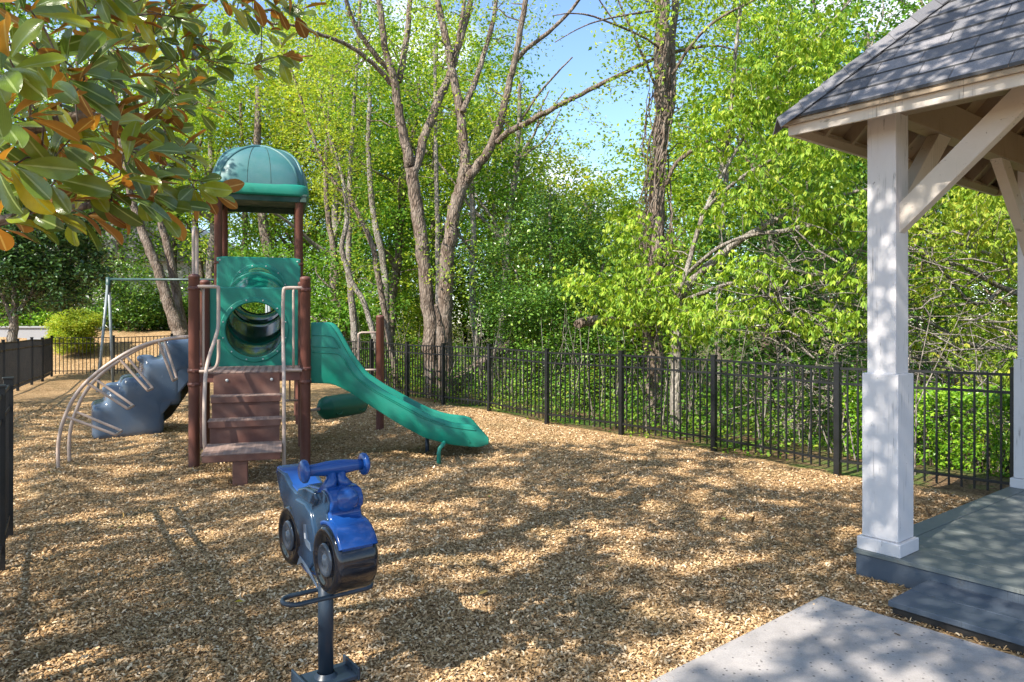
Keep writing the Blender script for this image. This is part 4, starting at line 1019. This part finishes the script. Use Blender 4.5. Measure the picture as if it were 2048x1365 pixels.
# --- pair of leaning trunks on the mulch bank
for seed,label,pts,cl_ in ((9,'pale leaning trunk on the mulch bank, thicker of the two behind the swing frame',[(362,668,34),(345,630,26),(332,590,24),(316,540,21),(300,500,20),(285,465,19),(272,430,17),(258,380,14),(245,300,12),(230,200,10),(225,100,8)],[(230,170,120,110,26,2,50),(330,120,100,100,26,2,34),(230,330,90,60,26,1.6,18)]),
                          (10,'pale upright trunk on the mulch bank close beside the thicker leaning one',[(368,668,24),(358,620,20),(348,560,19),(338,500,17),(325,460,16),(318,420,14),(325,330,12),(335,220,10),(340,100,8)],[(360,170,100,130,26,2,44),(430,90,110,90,26,2,30),(340,330,70,60,26,1.5,12)])):
    tree('leaning_tree',label,'tree',[pl(25.8 if seed==9 else 26.3,pts)],blobs(cl_,r),'lime','bark',seed,'leaning pair of trees',cr=.5,per=44,size=.11,twr=.012,maxd=4)
# --- dark magnolia-like tree on the left
Lt=[pl(20.5,[(24,705,24),(26,660,20),(28,630,17),(30,600,14),(32,540,10),(35,460,8)]),pl(20.5,[(26,650,12),(10,600,9),(-20,540,7)]),pl(20.5,[(26,640,12),(60,590,9),(100,530,7)])]
cl=blobs([(40,520,150,110,20.5,1.6,110),(120,560,90,70,20.5,1.4,50),(-40,560,90,90,20.5,1.4,30),(150,470,80,60,21,1.4,34),(70,410,140,60,21,1.6,40)],r)
tree('dark_evergreen_tree','dark glossy evergreen with a short trunk in front of the pale wall','tree',Lt,cl,'dark','bark_grey',12,None,cr=.36,per=80,size=.13,kind='kite',twr=.012)
# --- round yellow-green bush
c=P(155,648,25); cl=blob_w([((c[0],25,c[2]-.05),(.88,.8,.58),150),((c[0]-.2,25,c[2]-.5),(.85,.8,.5),90)],r)
tree('round_bush','rounded yellow-green shrub at the end of the pale wall','shrub',[np.array([(c[0],25,.5,.05),(c[0],25,c[2]-.2,.03)])],cl,'yellowgreen','bark_dark',13,None,cr=.16,per=150,size=.065,kind='kite',twr=.006,flat=.7,crown_name='foliage')
# --- dark shrubs along the bank
for i,(x,y,rx,ry,Z,n,label,lf) in enumerate(((245,590,75,85,29,110,'dark glossy shrub on the bank left of the swing frame bar','holly'),(330,610,60,70,31,80,'dark shrub on the bank behind the two leaning trunks','holly'),(130,560,110,90,31,120,'large dark evergreen shrub rising behind the round bush','dark'),(40,600,90,60,32,80,'dark shrub behind the pale wall at the far left','dark'),(400,620,50,60,32,50,'dark shrub seen between playset post and leaning trunks','mid'),(60,640,70,30,28.6,50,'light green shrub showing over the pale wall','hedge'))):
    c=P(x,y,Z); g0=Hf(c[0],Z); cl=blob_w([(c,(rx/F*Z,1.4,ry/F*Z),n),((c[0],Z,g0+.6),(rx/F*Z,1.2,.6),n//2)],r)
    tree('evergreen_shrub',label,'shrub',[np.array([(c[0],Z,g0,.08),(c[0]+.1,Z,g0+1,.06),(c[0],Z,c[2],.03)])],cl,lf,'bark_dark',20+i,'shrubs on the bank',cr=.38,per=70,size=.12,twr=.012,crown_name='foliage')
# --- clipped hedge to the right
cc=np.array([6.15,8.15,0]); hd=np.array([.66,-.75,0]); hn=np.array([.75,.66,0]); n=5200
q=rng.uniform(-1,1,(n,3)); ax=rng.integers(0,3,n); q[np.arange(n),ax]=np.sign(q[np.arange(n),ax])*(1-rng.random(n)*.25)
pos=cc+hd*(q[:,:1]*2.2)+hn*(q[:,1:2]*.5)+UP*(.28+q[:,2:]*.58); pos[:,2]-=.0
m=MB(); k=13; pos=np.repeat(pos,k,0)+rng.normal(0,.03,(n*k,3)); v,f=leaves(pos,.05,'kite',.25,.9); m.add(v,f)
HT=thing('clipped_hedge','clipped bright green hedge outside the fence beside the gazebo deck','hedge',(cc[0],cc[1],-.2))
m.build('foliage',M['hedge'],HT,fix=False)
m=MB()
for k in range(60):
    a=cc+hd*rng.uniform(-2,2)+hn*rng.uniform(-.3,.3); a[2]=-.5; b=a+rng.normal(0,.2,3); b[2]=rng.uniform(.3,.75); m.tube([a,(a+b)/2+rng.normal(0,.05,3),b],[.015,.01,.005],5)
m.build('stems',M['bark_dark'],HT,fix=False)
# --- more single trees standing in the wood (own shapes)
def auto_limbs(x,y,h,r0,rr,lean=.06,nl=7):
    b=np.array([x,y,Hf(x,y)-.1]); d=np.array([rr.normal(0,lean),rr.normal(0,lean),1.0]); n=9
    tr=[]; p=b.copy()
    for i in range(n):
        tr.append((*p,r0*(1-i/n*.8))); p=p+d*h/n+np.array([rr.normal(0,.12),rr.normal(0,.12),0])
    tr=np.array(tr); L_=[tr]
    for i in range(nl):
        k=rr.integers(3,n-1); s=tr[k]; a=rr.uniform(0,2*pi); ln=h*rr.uniform(.16,.32); e=rr.uniform(.5,1.1)
        pts=[s]; q=s[:3].copy()
        for j in range(1,5): q=q+np.array([cos(a)*cos(e),sin(a)*cos(e),sin(e)])*ln/4+rr.normal(0,.1,3); pts.append((*q,s[3]*.55*(1-j/6)))
        L_.append(np.array(pts))
    return L_
def auto_clumps(x,y,h,rad,z0,n,rr):
    q=rr.normal(0,1,(n,3)); q/=np.linalg.norm(q,axis=1,keepdims=True); q*=(rr.random(n)**.45)[:,None]
    g0=Hf(x,y); c=np.array([x,y,g0+(z0+h)/2]); return c+q*np.array([rad,rad,(h-z0)/2])
rr=np.random.default_rng(404)
WD=[  # x, Y, height, crown radius, crown bottom, clumps, leaf, bark, label
 (-12.6,30,15,3.2,2.5,170,'lime','bark_grey','broad lime-green tree behind the magnolia leaves at upper left'),
 (-9.2,31,16,3.0,3.5,150,'yellowgreen','bark','yellow-green tree rising straight behind the playset roof'),
 (-6.6,27,14.5,2.6,5.0,110,'yellowgreen','bark_grey','airy yellow-green tree just right of the playset roof'),
 (-4.4,25,13,2.3,2.0,120,'mid','bark','mid-green tree behind the curved thin trunks'),
 (-2.4,24.5,13.5,1.9,3.0,80,'lime','bark_grey','slender bright tree directly behind the forked tree'),
 (-.6,23,12,1.6,2.5,60,'mid','bark_grey','slender tree with pale trunk right behind the fork'),
 (-3.0,28.5,17,3.4,3,190,'lime','bark','tall full lime tree filling the gap between the stems of the forked tree'),
 (-8.4,35,18,4.0,4,190,'yellowgreen','bark_grey','tall pale tree far behind the playset roof'),
 (-.1,27,13.0,1.7,2,90,'yellowgreen','bark_grey','slim pale tree at the left edge of the patch of sky'),
 (13.2,22,17,4.2,2,210,'mid','bark','tall green tree behind the roof corner'),
 (9.5,24,18,3.6,5,170,'mid','bark','tall tree rising between the vine wrapped trunk and the roof corner'),
 (1.9,24,8.7,2.5,.8,150,'yellowgreen','bark_grey','low yellow-green tree under the patch of open sky'),
 (3.2,28,10.2,2.6,2,120,'lime','bark','rounded bright tree behind the low tree under the open sky'),
 (4.1,21,9.0,2.3,.8,140,'lime','bark','rounded lime tree left of the vine wrapped trunk and below the sky'),
 (7.0,19,13,2.6,1.0,150,'mid','bark','mid-green tree right of the vine wrapped trunk'),
 (9.8,18,13,2.8,.5,160,'mid','bark_grey','bright tree filling the view left of the roof corner'),
 (11.5,15.5,9,3.0,-.5,190,'lime','bark','shaded green tree seen through the gazebo'),
 (6.2,15.5,6.5,2.0,-.6,120,'holly','bark_grey','low dark-leaved tree behind the lime branches'),
 (-8.5,26,4.2,1.8,.3,70,'mid','bark_grey','low leafy tree behind the swing frame'),
 (-5.4,22.5,3.8,1.5,.0,60,'mid','bark','small leafy tree seen under the slide hood'),
]
for i,(x,y,h,rad,z0,n,lf,bk,lab) in enumerate(WD):
    tree('woodland_tree',lab,'tree',auto_limbs(x,y,h*.93,.12+.006*h,rr),auto_clumps(x,y,h,rad,z0,int(n*1.15),rr),lf,bk,50+i,WG,cr=.43,per=88,size=.135,twr=.012,maxd=5)
# --- pale bare trunks between
for i,(x,y,Z,w,label) in enumerate(((755,650,23,15,'pale slim trunk left of the forked tree low in the wood'),(968,640,22,13,'pale slim trunk just right of the forked tree'),(1005,560,26,12,'grey slim trunk right of the fork under the long bare limb'),(870,520,21,12,'grey slim trunk showing between the two stems of the forked tree'),(540,560,28,22,'ivy covered trunk seen between the roof posts of the tower'),(480,560,30,12,'slim dark trunk seen between the roof posts of the tower'),(1440,560,17,13,'slim trunk behind the lime branches'),(650,600,24,13,'dark slim trunk above the slide'))):
    c=P(x,y,Z); g0=Hf(c[0],Z); lb=[np.array([(c[0],Z,g0,w/2/F*Z*1.1),(c[0]+rr.normal(0,.2),Z,g0+3,w/2/F*Z),(c[0]+rr.normal(0,.3),Z,g0+6,w/2/F*Z*.8),(c[0]+rr.normal(0,.5),Z,g0+10,w/2/F*Z*.5)])]
    tree('slim_tree',label,'tree',lb,auto_clumps(c[0],Z,11,1.5,5.5,34,rr),'yellowgreen' if i%2 else 'lime','bark_grey' if i not in(4,5,7) else 'bark',80+i,WG,cr=.45,per=36,size=.10,twr=.010,maxd=4)
# --- far wood: four kinds, copied
protos=[]
for k,(h,rad,z0,n,lf,bk,nm,lab) in enumerate(((15,3.4,1.5,120,'mid','bark_dark','far_tree','tall mid-green tree deep in the wood'),(17,3.0,3,110,'lime','bark','far_tree','tall lime tree deep in the wood'),(8.2,3.2,.2,110,'mid','bark_dark','far_low_tree','low mid-green tree deep in the wood'),(7.5,2.8,.2,100,'yellowgreen','bark_grey','far_low_tree','low yellow-green tree deep in the wood'))):
    limbs=auto_limbs(0,70,h*.93,.17,rr); cl=auto_clumps(0,70,h,rad,z0,n,rr)
    T=tree(nm,lab,'tree',limbs,cl,lf,bk,120+k,'far trees deep in the wood',cr=.75,per=55,size=.19,twr=.018,maxd=6)
    protos.append(T)
used=[0]*4
def place(k,x,y,s,rz):
    src=protos[k]
    o=src if used[k]==0 else src.copy()
    if used[k]: COL.objects.link(o)
    kids=[c for c in bpy.data.objects if c.parent==src and c.name.startswith(('trunk','crown'))] if used[k] else []
    for c in kids:
        d=c.copy(); COL.objects.link(d); mi=c.matrix_parent_inverse.copy(); d.parent=o; d.matrix_parent_inverse=mi
    o.location=(x,y,Hf(x,y)-.05); o.rotation_euler=(0,0,rz); o.scale=(s,s,s*rr.uniform(.92,1.08)); used[k]+=1
spots=[]
for row,(Y,stp) in enumerate(((31,3.6),(36,3.8),(42,4.4),(50,5.2))):
    x=-.72*Y-2
    while x<.72*Y+3:
        X=x+rr.uniform(-1,1); yy=Y+rr.uniform(-1.5,1.5); px=CX+F*X/yy
        if 1050<px<1300: k=2+rr.integers(0,2)
        elif 400<px<640: k=int(rr.choice([1,2,3,3]))
        else: k=int(rr.choice([0,1,0,1,2]))
        if px<380 and row==0 and X>-19: x+=stp; continue
        place(k,X,yy,rr.uniform(.85,1.12)*(1 if k<2 else (.75 if 1100<px<1260 else .95)),rr.uniform(0,6.28)); x+=stp
for X,Y,k in ((-9.5,29,2),(-6.8,30,3),(-4.2,29,2),(-1.6,30,2),(.9,29,3),(3.3,30,2),(-12,33,3),(6.2,28,2),(-3,26.5,3)): place(k,X,Y,rr.uniform(.62,.8),rr.uniform(0,6.28))
# right flank, nearer
for X,Y,k in ((14,14,2),(16,18,0),(13,21,0),(9,25,1),(12,27,0),(4,28,2),(17,11,3),(14,8,2),(18,25,1)): place(k,X,Y,rr.uniform(.85,1.0),rr.uniform(0,6.28))
# --- undergrowth beyond the fence
def undergrowth(name,label,n,reg,leaf,size,hgt,kind='kite',per=26,cr=.22):
    out=[]
    while len(out)<n:
        x=rng.uniform(-9,13); y=rng.uniform(4,27); d=(x-FP[0])*FN[0]+(y-FP[1])*FN[1]
        if (x-cc[0])**2+(y-cc[1])**2<7.5 and d<3.2: continue
        if reg[0]<d<reg[1] and rng.random()<reg[2]+(1-reg[2])*math.exp(-(d-reg[0])/3):
            out.append((x,y,Hf(x,y)+rng.random()**1.6*hgt*min(1,.25+d*.35)))
    m=crown_mesh(np.array(out),cr,per,size,kind,rng,-.1,.6); 
    tag(m.build(name,M[leaf],None,fix=False),label,'undergrowth',kind='stuff')
undergrowth('undergrowth','low leafy green undergrowth just beyond the black fence',1700,(.35,9,.35),'mid',.075,1.5)
undergrowth('ivy_ground_cover','fresh light green ground cover and saplings beyond the fence',850,(.15,6,.2),'lime',.06,.9,per=16)
m=MB()
for k in range(900):
    x=rng.uniform(-7,9); y=rng.uniform(5,24); d=(x-FP[0])*FN[0]+(y-FP[1])*FN[1]
    if not .5<d<6: continue
    a=np.array([x,y,Hf(x,y)]); b=a+np.array([rng.normal(0,.35),rng.normal(0,.35),rng.uniform(.6,2.2)]); m.tube([a,a*.5+b*.5+rng.normal(0,.08,3),b],[.012,.008,.003],4,cap=False)
tag(m.build('sapling_stems',M['bark_grey'],None,fix=False),'thin pale sapling stems among the undergrowth beyond the fence','saplings',kind='stuff')
a=P(900,840,17.6); b=P(1020,690,19.5); a[2]=Hf(a[0],a[1])+.1
lg=MB(); lg.tube([a,a*.6+b*.4,b],[.22,.19,.14],12); tag(lg.build('fallen_log',M['bark'],None,fix=False),'fallen trunk leaning in the wood right of the forked tree base','log')

lp=[]
while len(lp)<420:
    x=rng.uniform(-8,4.5); y=rng.uniform(2.4,16); d=(x-FP[0])*FN[0]+(y-FP[1])*FN[1]
    if d<-.1 and ((x-2.334)*.777+(y-4.92)*.629<-.7 or (x-2.334)*.629-(y-4.92)*.777<-.05): lp.append((x,y,Hf(x,y)+.022))
v,f=leaves(np.array(lp),rng.uniform(.03,.075,len(lp)),'oval',0,.25); m=MB(); m.add(v,f)
tag(m.build('leaf_litter',leafmat('leaf_dry',[(0,(.10,.055,.025)),(.6,(.25,.14,.06)),(.9,(.36,.27,.08)),(1,(.30,.34,.06))],trans=.1),None,fix=False),'scattered small dry leaves on the mulch',None,kind='stuff')

# ------------------------------------------------------------------ wall and far house on the left
m=MB(); m.box((-23.2,27.2,.9),(11.9,.3,1.15)); wl=m.build('wall_face',M['wall'],None,bevel=.01); wl.name='garden_wall'
m=MB(); m.box((-23.2,27.2,1.51),(12.0,.42,.07)); m.build('coping',M['wall'],wl,bevel=.01)
tag(wl,'long low pale rendered wall with a flat coping at the far left','wall')
m=MB(); m.box((-17.15,26.6,.62),(.5,1.2,1.0)); m.build('wall_pier',M['wall'],wl,bevel=.01)
HS=thing('house','pale sided house with grey roof glimpsed through the trees at left','house',(-22,44,0))
m=MB(); m.box((-22,46,3.0),(12,8,4.4)); m.build('wall',M['siding'],HS)
m=MB(); m.prism([(-6.5,5.2),(6.5,5.2),(0,8.4)],(-22,41.6,0),(1,0,0),UP,(0,1,0),8.8); m.build('roof',M['roofing'],HS)
for xx in (-25,-22,-19):
    m=MB(); m.box((xx,41.97,3.4),(1.1,.1,1.5)); m.build('window',M['roofing'],HS)

# ------------------------------------------------------------------ foreground magnolia
def magnolia():
    r=np.random.default_rng(31)
    T=thing('magnolia_tree','magnolia with large glossy leaves, rusty underneath, reaching in at upper left','tree',(-3.5,2.5,0))
    W_=[]   # whorls: position, leaf length, count
    ex=[(150,140,2.3,.19,9),(168,160,2.35,.18,6),(278,300,2.6,.18,9),(255,330,2.5,.17,7),(388,375,3.1,.155,9),(60,235,2.2,.18,8),(70,420,2.5,.17,8),(175,430,2.8,.16,7),(20,120,2.0,.19,7),(110,60,2.4,.17,8),(330,215,3.2,.15,8),(300,160,3.4,.15,8),(215,250,2.6,.17,8),(140,280,2.4,.17,8),(30,330,2.2,.17,8),(105,350,2.4,.17,8),(200,370,2.7,.16,8),(250,230,3.0,.15,7),
        (255,95,4.0,.16,6),(318,78,4.0,.16,8),(372,40,4.0,.16,8),(395,120,4.1,.16,8),(430,118,4.2,.16,7),(505,22,4.3,.16,8),(575,112,4.4,.16,8),(470,35,4.6,.15,6),(318,150,4.0,.15,7),(515,132,4.8,.14,5),(355,12,4.2,.15,7),(296,118,4.2,.15,6),(330,35,4.2,.14,5),(350,170,4.0,.14,6),(540,60,4.8,.14,4),
        (230,20,3.4,.15,8),(170,40,3.0,.16,8),(280,30,3.8,.15,7),(60,20,2.2,.17,7),(330,260,3.3,.15,7),(345,320,3.3,.14,7),(10,440,2.4,.17,6),(300,385,2.9,.17,8),(345,410,3.0,.16,7),(240,395,2.7,.17,8),(425,385,3.3,.15,6),(140,400,2.6,.17,7),(300,350,3,.16,8),(360,300,3.2,.15,7),(300,250,3.2,.16,8),(250,170,3,.16,8),(120,200,2.7,.17,8),(190,200,2.9,.16,8)]
    for e in ex: W_.append(e)
    for k in range(32):
        x=r.uniform(-220,260)*1.0; y=r.uniform(-160,460)
        if x>150 and y>420-.4*(x-150): continue
        if x>60 and y>400: continue
        W_.append((x,y,r.uniform(2.3,4.2),.165,7))
    for k in range(26): W_.append((r.uniform(250,600),r.uniform(-120,30),r.uniform(3.5,5),.15,7))
    for k in range(10): W_.append((r.uniform(240,420),r.uniform(60,230),r.uniform(3.8,4.8),.14,6))
    pos=np.array([P(x,y,z) for x,y,z,_,_ in W_])
    limbs=[np.array([(-3.6,2.5,-.1,.13),(-3.55,2.5,1.0,.115),(-3.5,2.5,2.2,.10),(-3.4,2.55,3.6,.085),(-3.3,2.6,5.0,.06),(-3.2,2.6,6.5,.04)]),
           np.array([(-3.5,2.5,1.7,.05),(-2.8,2.6,2.1,.04),(-2.1,2.7,2.35,.03),(-1.6,2.75,2.5,.02)]),
           np.array([(-3.45,2.5,2.4,.05),(-2.9,3.0,3.0,.04),(-2.3,3.7,3.5,.03),(-1.8,4.3,3.75,.018)]),
           np.array([(-3.5,2.5,1.5,.045),(-2.8,2.7,1.9,.035),(-2.0,2.8,2.1,.022),(-1.7,3.0,2.2,.014)]),
           np.array([(-3.4,2.5,3.0,.05),(-2.6,3.2,3.7,.035),(-1.8,4.0,4.0,.022)])]
    wood_mesh(limbs,pos,r,.011,maxd=6).build('trunk',M['bark'],T,fix=False)
    # leaf template: obovate, folded, curved, with uv across the blade
    nl,nw=10,5; tx=np.array([0,.10,.24,.40,.56,.70,.82,.91,.97,1.0]); wprof=np.array([.03,.07,.145,.215,.262,.275,.25,.19,.11,.03])
    V=[];UV=[]
    for i,t in enumerate(tx):
        for j in range(nw):
            w=(j/(nw-1)-.5)*2; V.append((t,w*wprof[i]*.82,abs(w)*wprof[i]*.28)); UV.append((j/(nw-1),t))
    V=np.array(V); UV=np.array(UV); Fq=[]
    for i in range(nl-1):
        for j in range(nw-1): a=i*nw+j; Fq.append((a,a+nw,a+nw+1,a+1))
    Fq=np.array(Fq); AV=[];AF=[];n=0
    def leaf(base,x,up,Ls,curl):
        nonlocal n
        x=x/np.linalg.norm(x); y=np.cross(up,x); y/=np.linalg.norm(y)+1e-9; z=np.cross(x,y)
        v=V.copy(); v[:,2]+=-curl*v[:,0]**2; wv=.02*np.sin(v[:,0]*9+r.uniform(0,6)); v[:,2]+=wv*np.abs(v[:,1])*6
        v=base+x*.02+Ls*(v[:,:1]*x+v[:,1:2]*y+v[:,2:]*z); AV.append(v); AF.append(Fq+n); n+=len(v)
    for (x,y,Z,Ls,cnt),p in zip(W_,pos):
        ax=np.array([.75+r.normal(0,.25),r.normal(.25,.4),r.normal(.25,.3)]); ax/=np.linalg.norm(ax)
        s=np.cross(ax,[0,0,1.0]); s/=np.linalg.norm(s); u=np.cross(s,ax); a0=r.uniform(0,6.28)
        for k in range(cnt):
            a=a0+k*2.4+r.normal(0,.15); opening=r.uniform(.75,1.45) if k>1 else r.uniform(.2,.6)
            rad=cos(a)*s+sin(a)*u; d=ax*cos(opening)+rad*sin(opening)+np.array([0,0,-.22])
            upv=np.array([-.55,-.75,.45])+(ax*sin(opening)-rad*cos(opening))*.55+r.normal(0,.3,3)+(np.array([.9,1.2,-.9]) if r.random()<(.10 if y<170 else .02) else 0)
            leaf(p-ax*.018*k*.6,d,upv,Ls*r.uniform(.64,.98),r.uniform(.0,.35))
    leaf(P(-95,5,1.45),np.array([.9,.15,.22]),np.array([.2,.6,-.8]),.17,.1)
    leaf(P(-60,130,1.8),np.array([.3,.2,-.9]),np.array([.2,-.6,.5]),.16,.1)
    v=np.vstack(AV); f=np.vstack(AF); m=MB(); m.add(v,f,True); o=m.build('crown',M['magnolia'],T,fix=False)
    uv=o.data.uv_layers.new(name='UVMap'); vi=np.empty(len(o.data.loops),np.int32); o.data.loops.foreach_get('vertex_index',vi)
    uv.data.foreach_set('uv',UV[vi%len(V)].astype(np.float32).ravel())
magnolia()

# ------------------------------------------------------------------ trees beside and behind the camera that shade the yard
SUND=np.array([-.70,-.714,.93]); SUND/=np.linalg.norm(SUND)
def vnoise(x,y,sc,seed):
    G=np.random.default_rng(seed).random((64,64)); x=x/sc+32; y=y/sc+32; i=np.floor(x).astype(int); j=np.floor(y).astype(int); fx=x-i; fy=y-j
    fx=fx*fx*(3-2*fx); fy=fy*fy*(3-2*fy); g=lambda a,b: G[a%64,b%64]
    return (g(i,j)*(1-fx)+g(i+1,j)*fx)*(1-fy)+(g(i,j+1)*(1-fx)+g(i+1,j+1)*fx)*fy
def shade(label,tx,ty,h,areas,seed,size=.095,thr=.56):
    """a leafy crown with gaps; areas: (ground x0,x1,y0,y1,height,gap) that its shade falls on"""
    r=np.random.default_rng(seed); LV=[]; CL=[]
    for (x0,x1,y0,y1,hh,gap) in areas:
        A_=(x1-x0)*(y1-y0); n=int(A_*900); gx=r.uniform(x0,x1,n); gy=r.uniform(y0,y1,n)
        v=.58*vnoise(gx,gy,.31,5)+.42*vnoise(gx,gy,.16,9); v2=vnoise(gx,gy,2.2,12)
        edge=np.minimum(np.minimum(gx-x0,x1-gx),np.minimum(gy-y0,y1-gy)); keep=(v<gap+.30*(v2-.5)*-1)&(r.random(n)<np.clip(edge/.6+.2,0,1))
        gx=gx[keep]; gy=gy[keep]; z=hh+r.normal(0,.18,len(gx)); k=z/SUND[2]
        LV.append(np.stack([gx+SUND[0]*k,gy+SUND[1]*k,z],-1)); CL.append(LV[-1][::420])
    lv=np.vstack(LV); cl=np.vstack(CL); ctr=cl.mean(0)
    limbs=[np.array([(tx,ty,-.1,.24),(tx,ty,2,.2),(tx*.9+ctr[0]*.1,ty*.9+ctr[1]*.1,h*.8,.15),(tx*.5+ctr[0]*.5,ty*.5+ctr[1]*.5,h*1.15,.07),(ctr[0],ctr[1],h*1.2,.03)])]
    T=thing('shade_tree',label,'tree',(tx,ty,0),'shade trees beside the yard')
    wood_mesh(limbs,cl,r,.011,maxd=9).build('trunk',M['bark'],T,fix=False)
    v,f=leaves(lv,size,'kite',-.1,.35,r); m=MB(); m.add(v,f); m.build('crown',M['mid'],T,fix=False)
shade('broad leafy tree shading the mulch from beside the camera',-10,-7,6,[(-6.5,2.7,1.6,9.0,7.0,.65)],201)
shade('leafy tree shading the playset from the left of the yard',-18,2,6,[(-10.5,-1.2,8.6,19.0,7.2,.60)],202)
shade('leafy tree shading the gazebo deck from behind the camera',-4,-10,6,[(2.2,6.2,1.0,7.6,6.4,.78),(-1.6,3.6,8.4,10.4,6.4,.55)],203)

# ------------------------------------------------------------------ light, sky, camera
EL=math.asin(SUND[2]); AZ=math.atan2(SUND[0],SUND[1])
sd=bpy.data.lights.new('sun','SUN'); sd.energy=5.0; sd.angle=radians(.5); sd.color=(1,.93,.82)
so=bpy.data.objects.new('sun',sd); COL.objects.link(so); so.rotation_euler=Vector(-SUND).to_track_quat('-Z','Y').to_euler(); so.location=(-20,-20,30)
w=bpy.data.worlds.new('World'); SC.world=w; w.use_nodes=True; nt=w.node_tree; nt.nodes.clear()
sk=nt.nodes.new('ShaderNodeTexSky'); sk.sky_type='NISHITA'; sk.sun_disc=False; sk.sun_elevation=EL; sk.sun_rotation=AZ%(2*pi); sk.air_density=1.0; sk.dust_density=.25; sk.ozone_density=4
tc=nt.nodes.new('ShaderNodeTexCoord'); mp=nt.nodes.new('ShaderNodeMapping'); mp.inputs['Scale'].default_value=(1,1,2.6); nt.links.new(tc.outputs['Generated'],mp.inputs['Vector'])
nz=nt.nodes.new('ShaderNodeTexNoise'); nz.inputs['Scale'].default_value=3.1; nz.inputs['Detail'].default_value=7; nz.inputs['Roughness'].default_value=.55; nt.links.new(mp.outputs[0],nz.inputs['Vector'])
rp2=nt.nodes.new('ShaderNodeValToRGB'); e=rp2.color_ramp.elements; e[0].position=.50; e[0].color=(0,0,0,1); e[1].position=.66; e[1].color=(1,1,1,1); nt.links.new(nz.outputs['Fac'],rp2.inputs['Fac'])
mx=nt.nodes.new('ShaderNodeMix'); mx.data_type='RGBA'; nt.links.new(rp2.outputs['Color'],mx.inputs[0]); nt.links.new(sk.outputs[0],mx.inputs[6]); mx.inputs[7].default_value=(5.2,5.5,6.0,1)
bg=nt.nodes.new('ShaderNodeBackground'); bg.inputs['Strength'].default_value=.15; nt.links.new(mx.outputs[2],bg.inputs['Color'])
wo=nt.nodes.new('ShaderNodeOutputWorld'); nt.links.new(bg.outputs[0],wo.inputs['Surface'])
cd=bpy.data.cameras.new('camera'); cd.sensor_width=36; cd.lens=F/2048*36; cd.shift_y=-(682.5-HY)/2048; cd.clip_end=2000; cd.clip_start=.05
co=bpy.data.objects.new('camera',cd); COL.objects.link(co); co.location=(0,0,EYE); co.rotation_euler=(pi/2,0,0); SC.camera=co
SC.view_settings.view_transform='Standard'; SC.view_settings.look='None'; SC.view_settings.exposure=1.1; SC.view_settings.gamma=1
SC.render.engine='CYCLES'; SC.cycles.max_bounces=8; SC.cycles.diffuse_bounces=4; SC.cycles.glossy_bounces=3; SC.cycles.transmission_bounces=6; SC.cycles.use_denoising=True
SC.cycles.sample_clamp_indirect=6
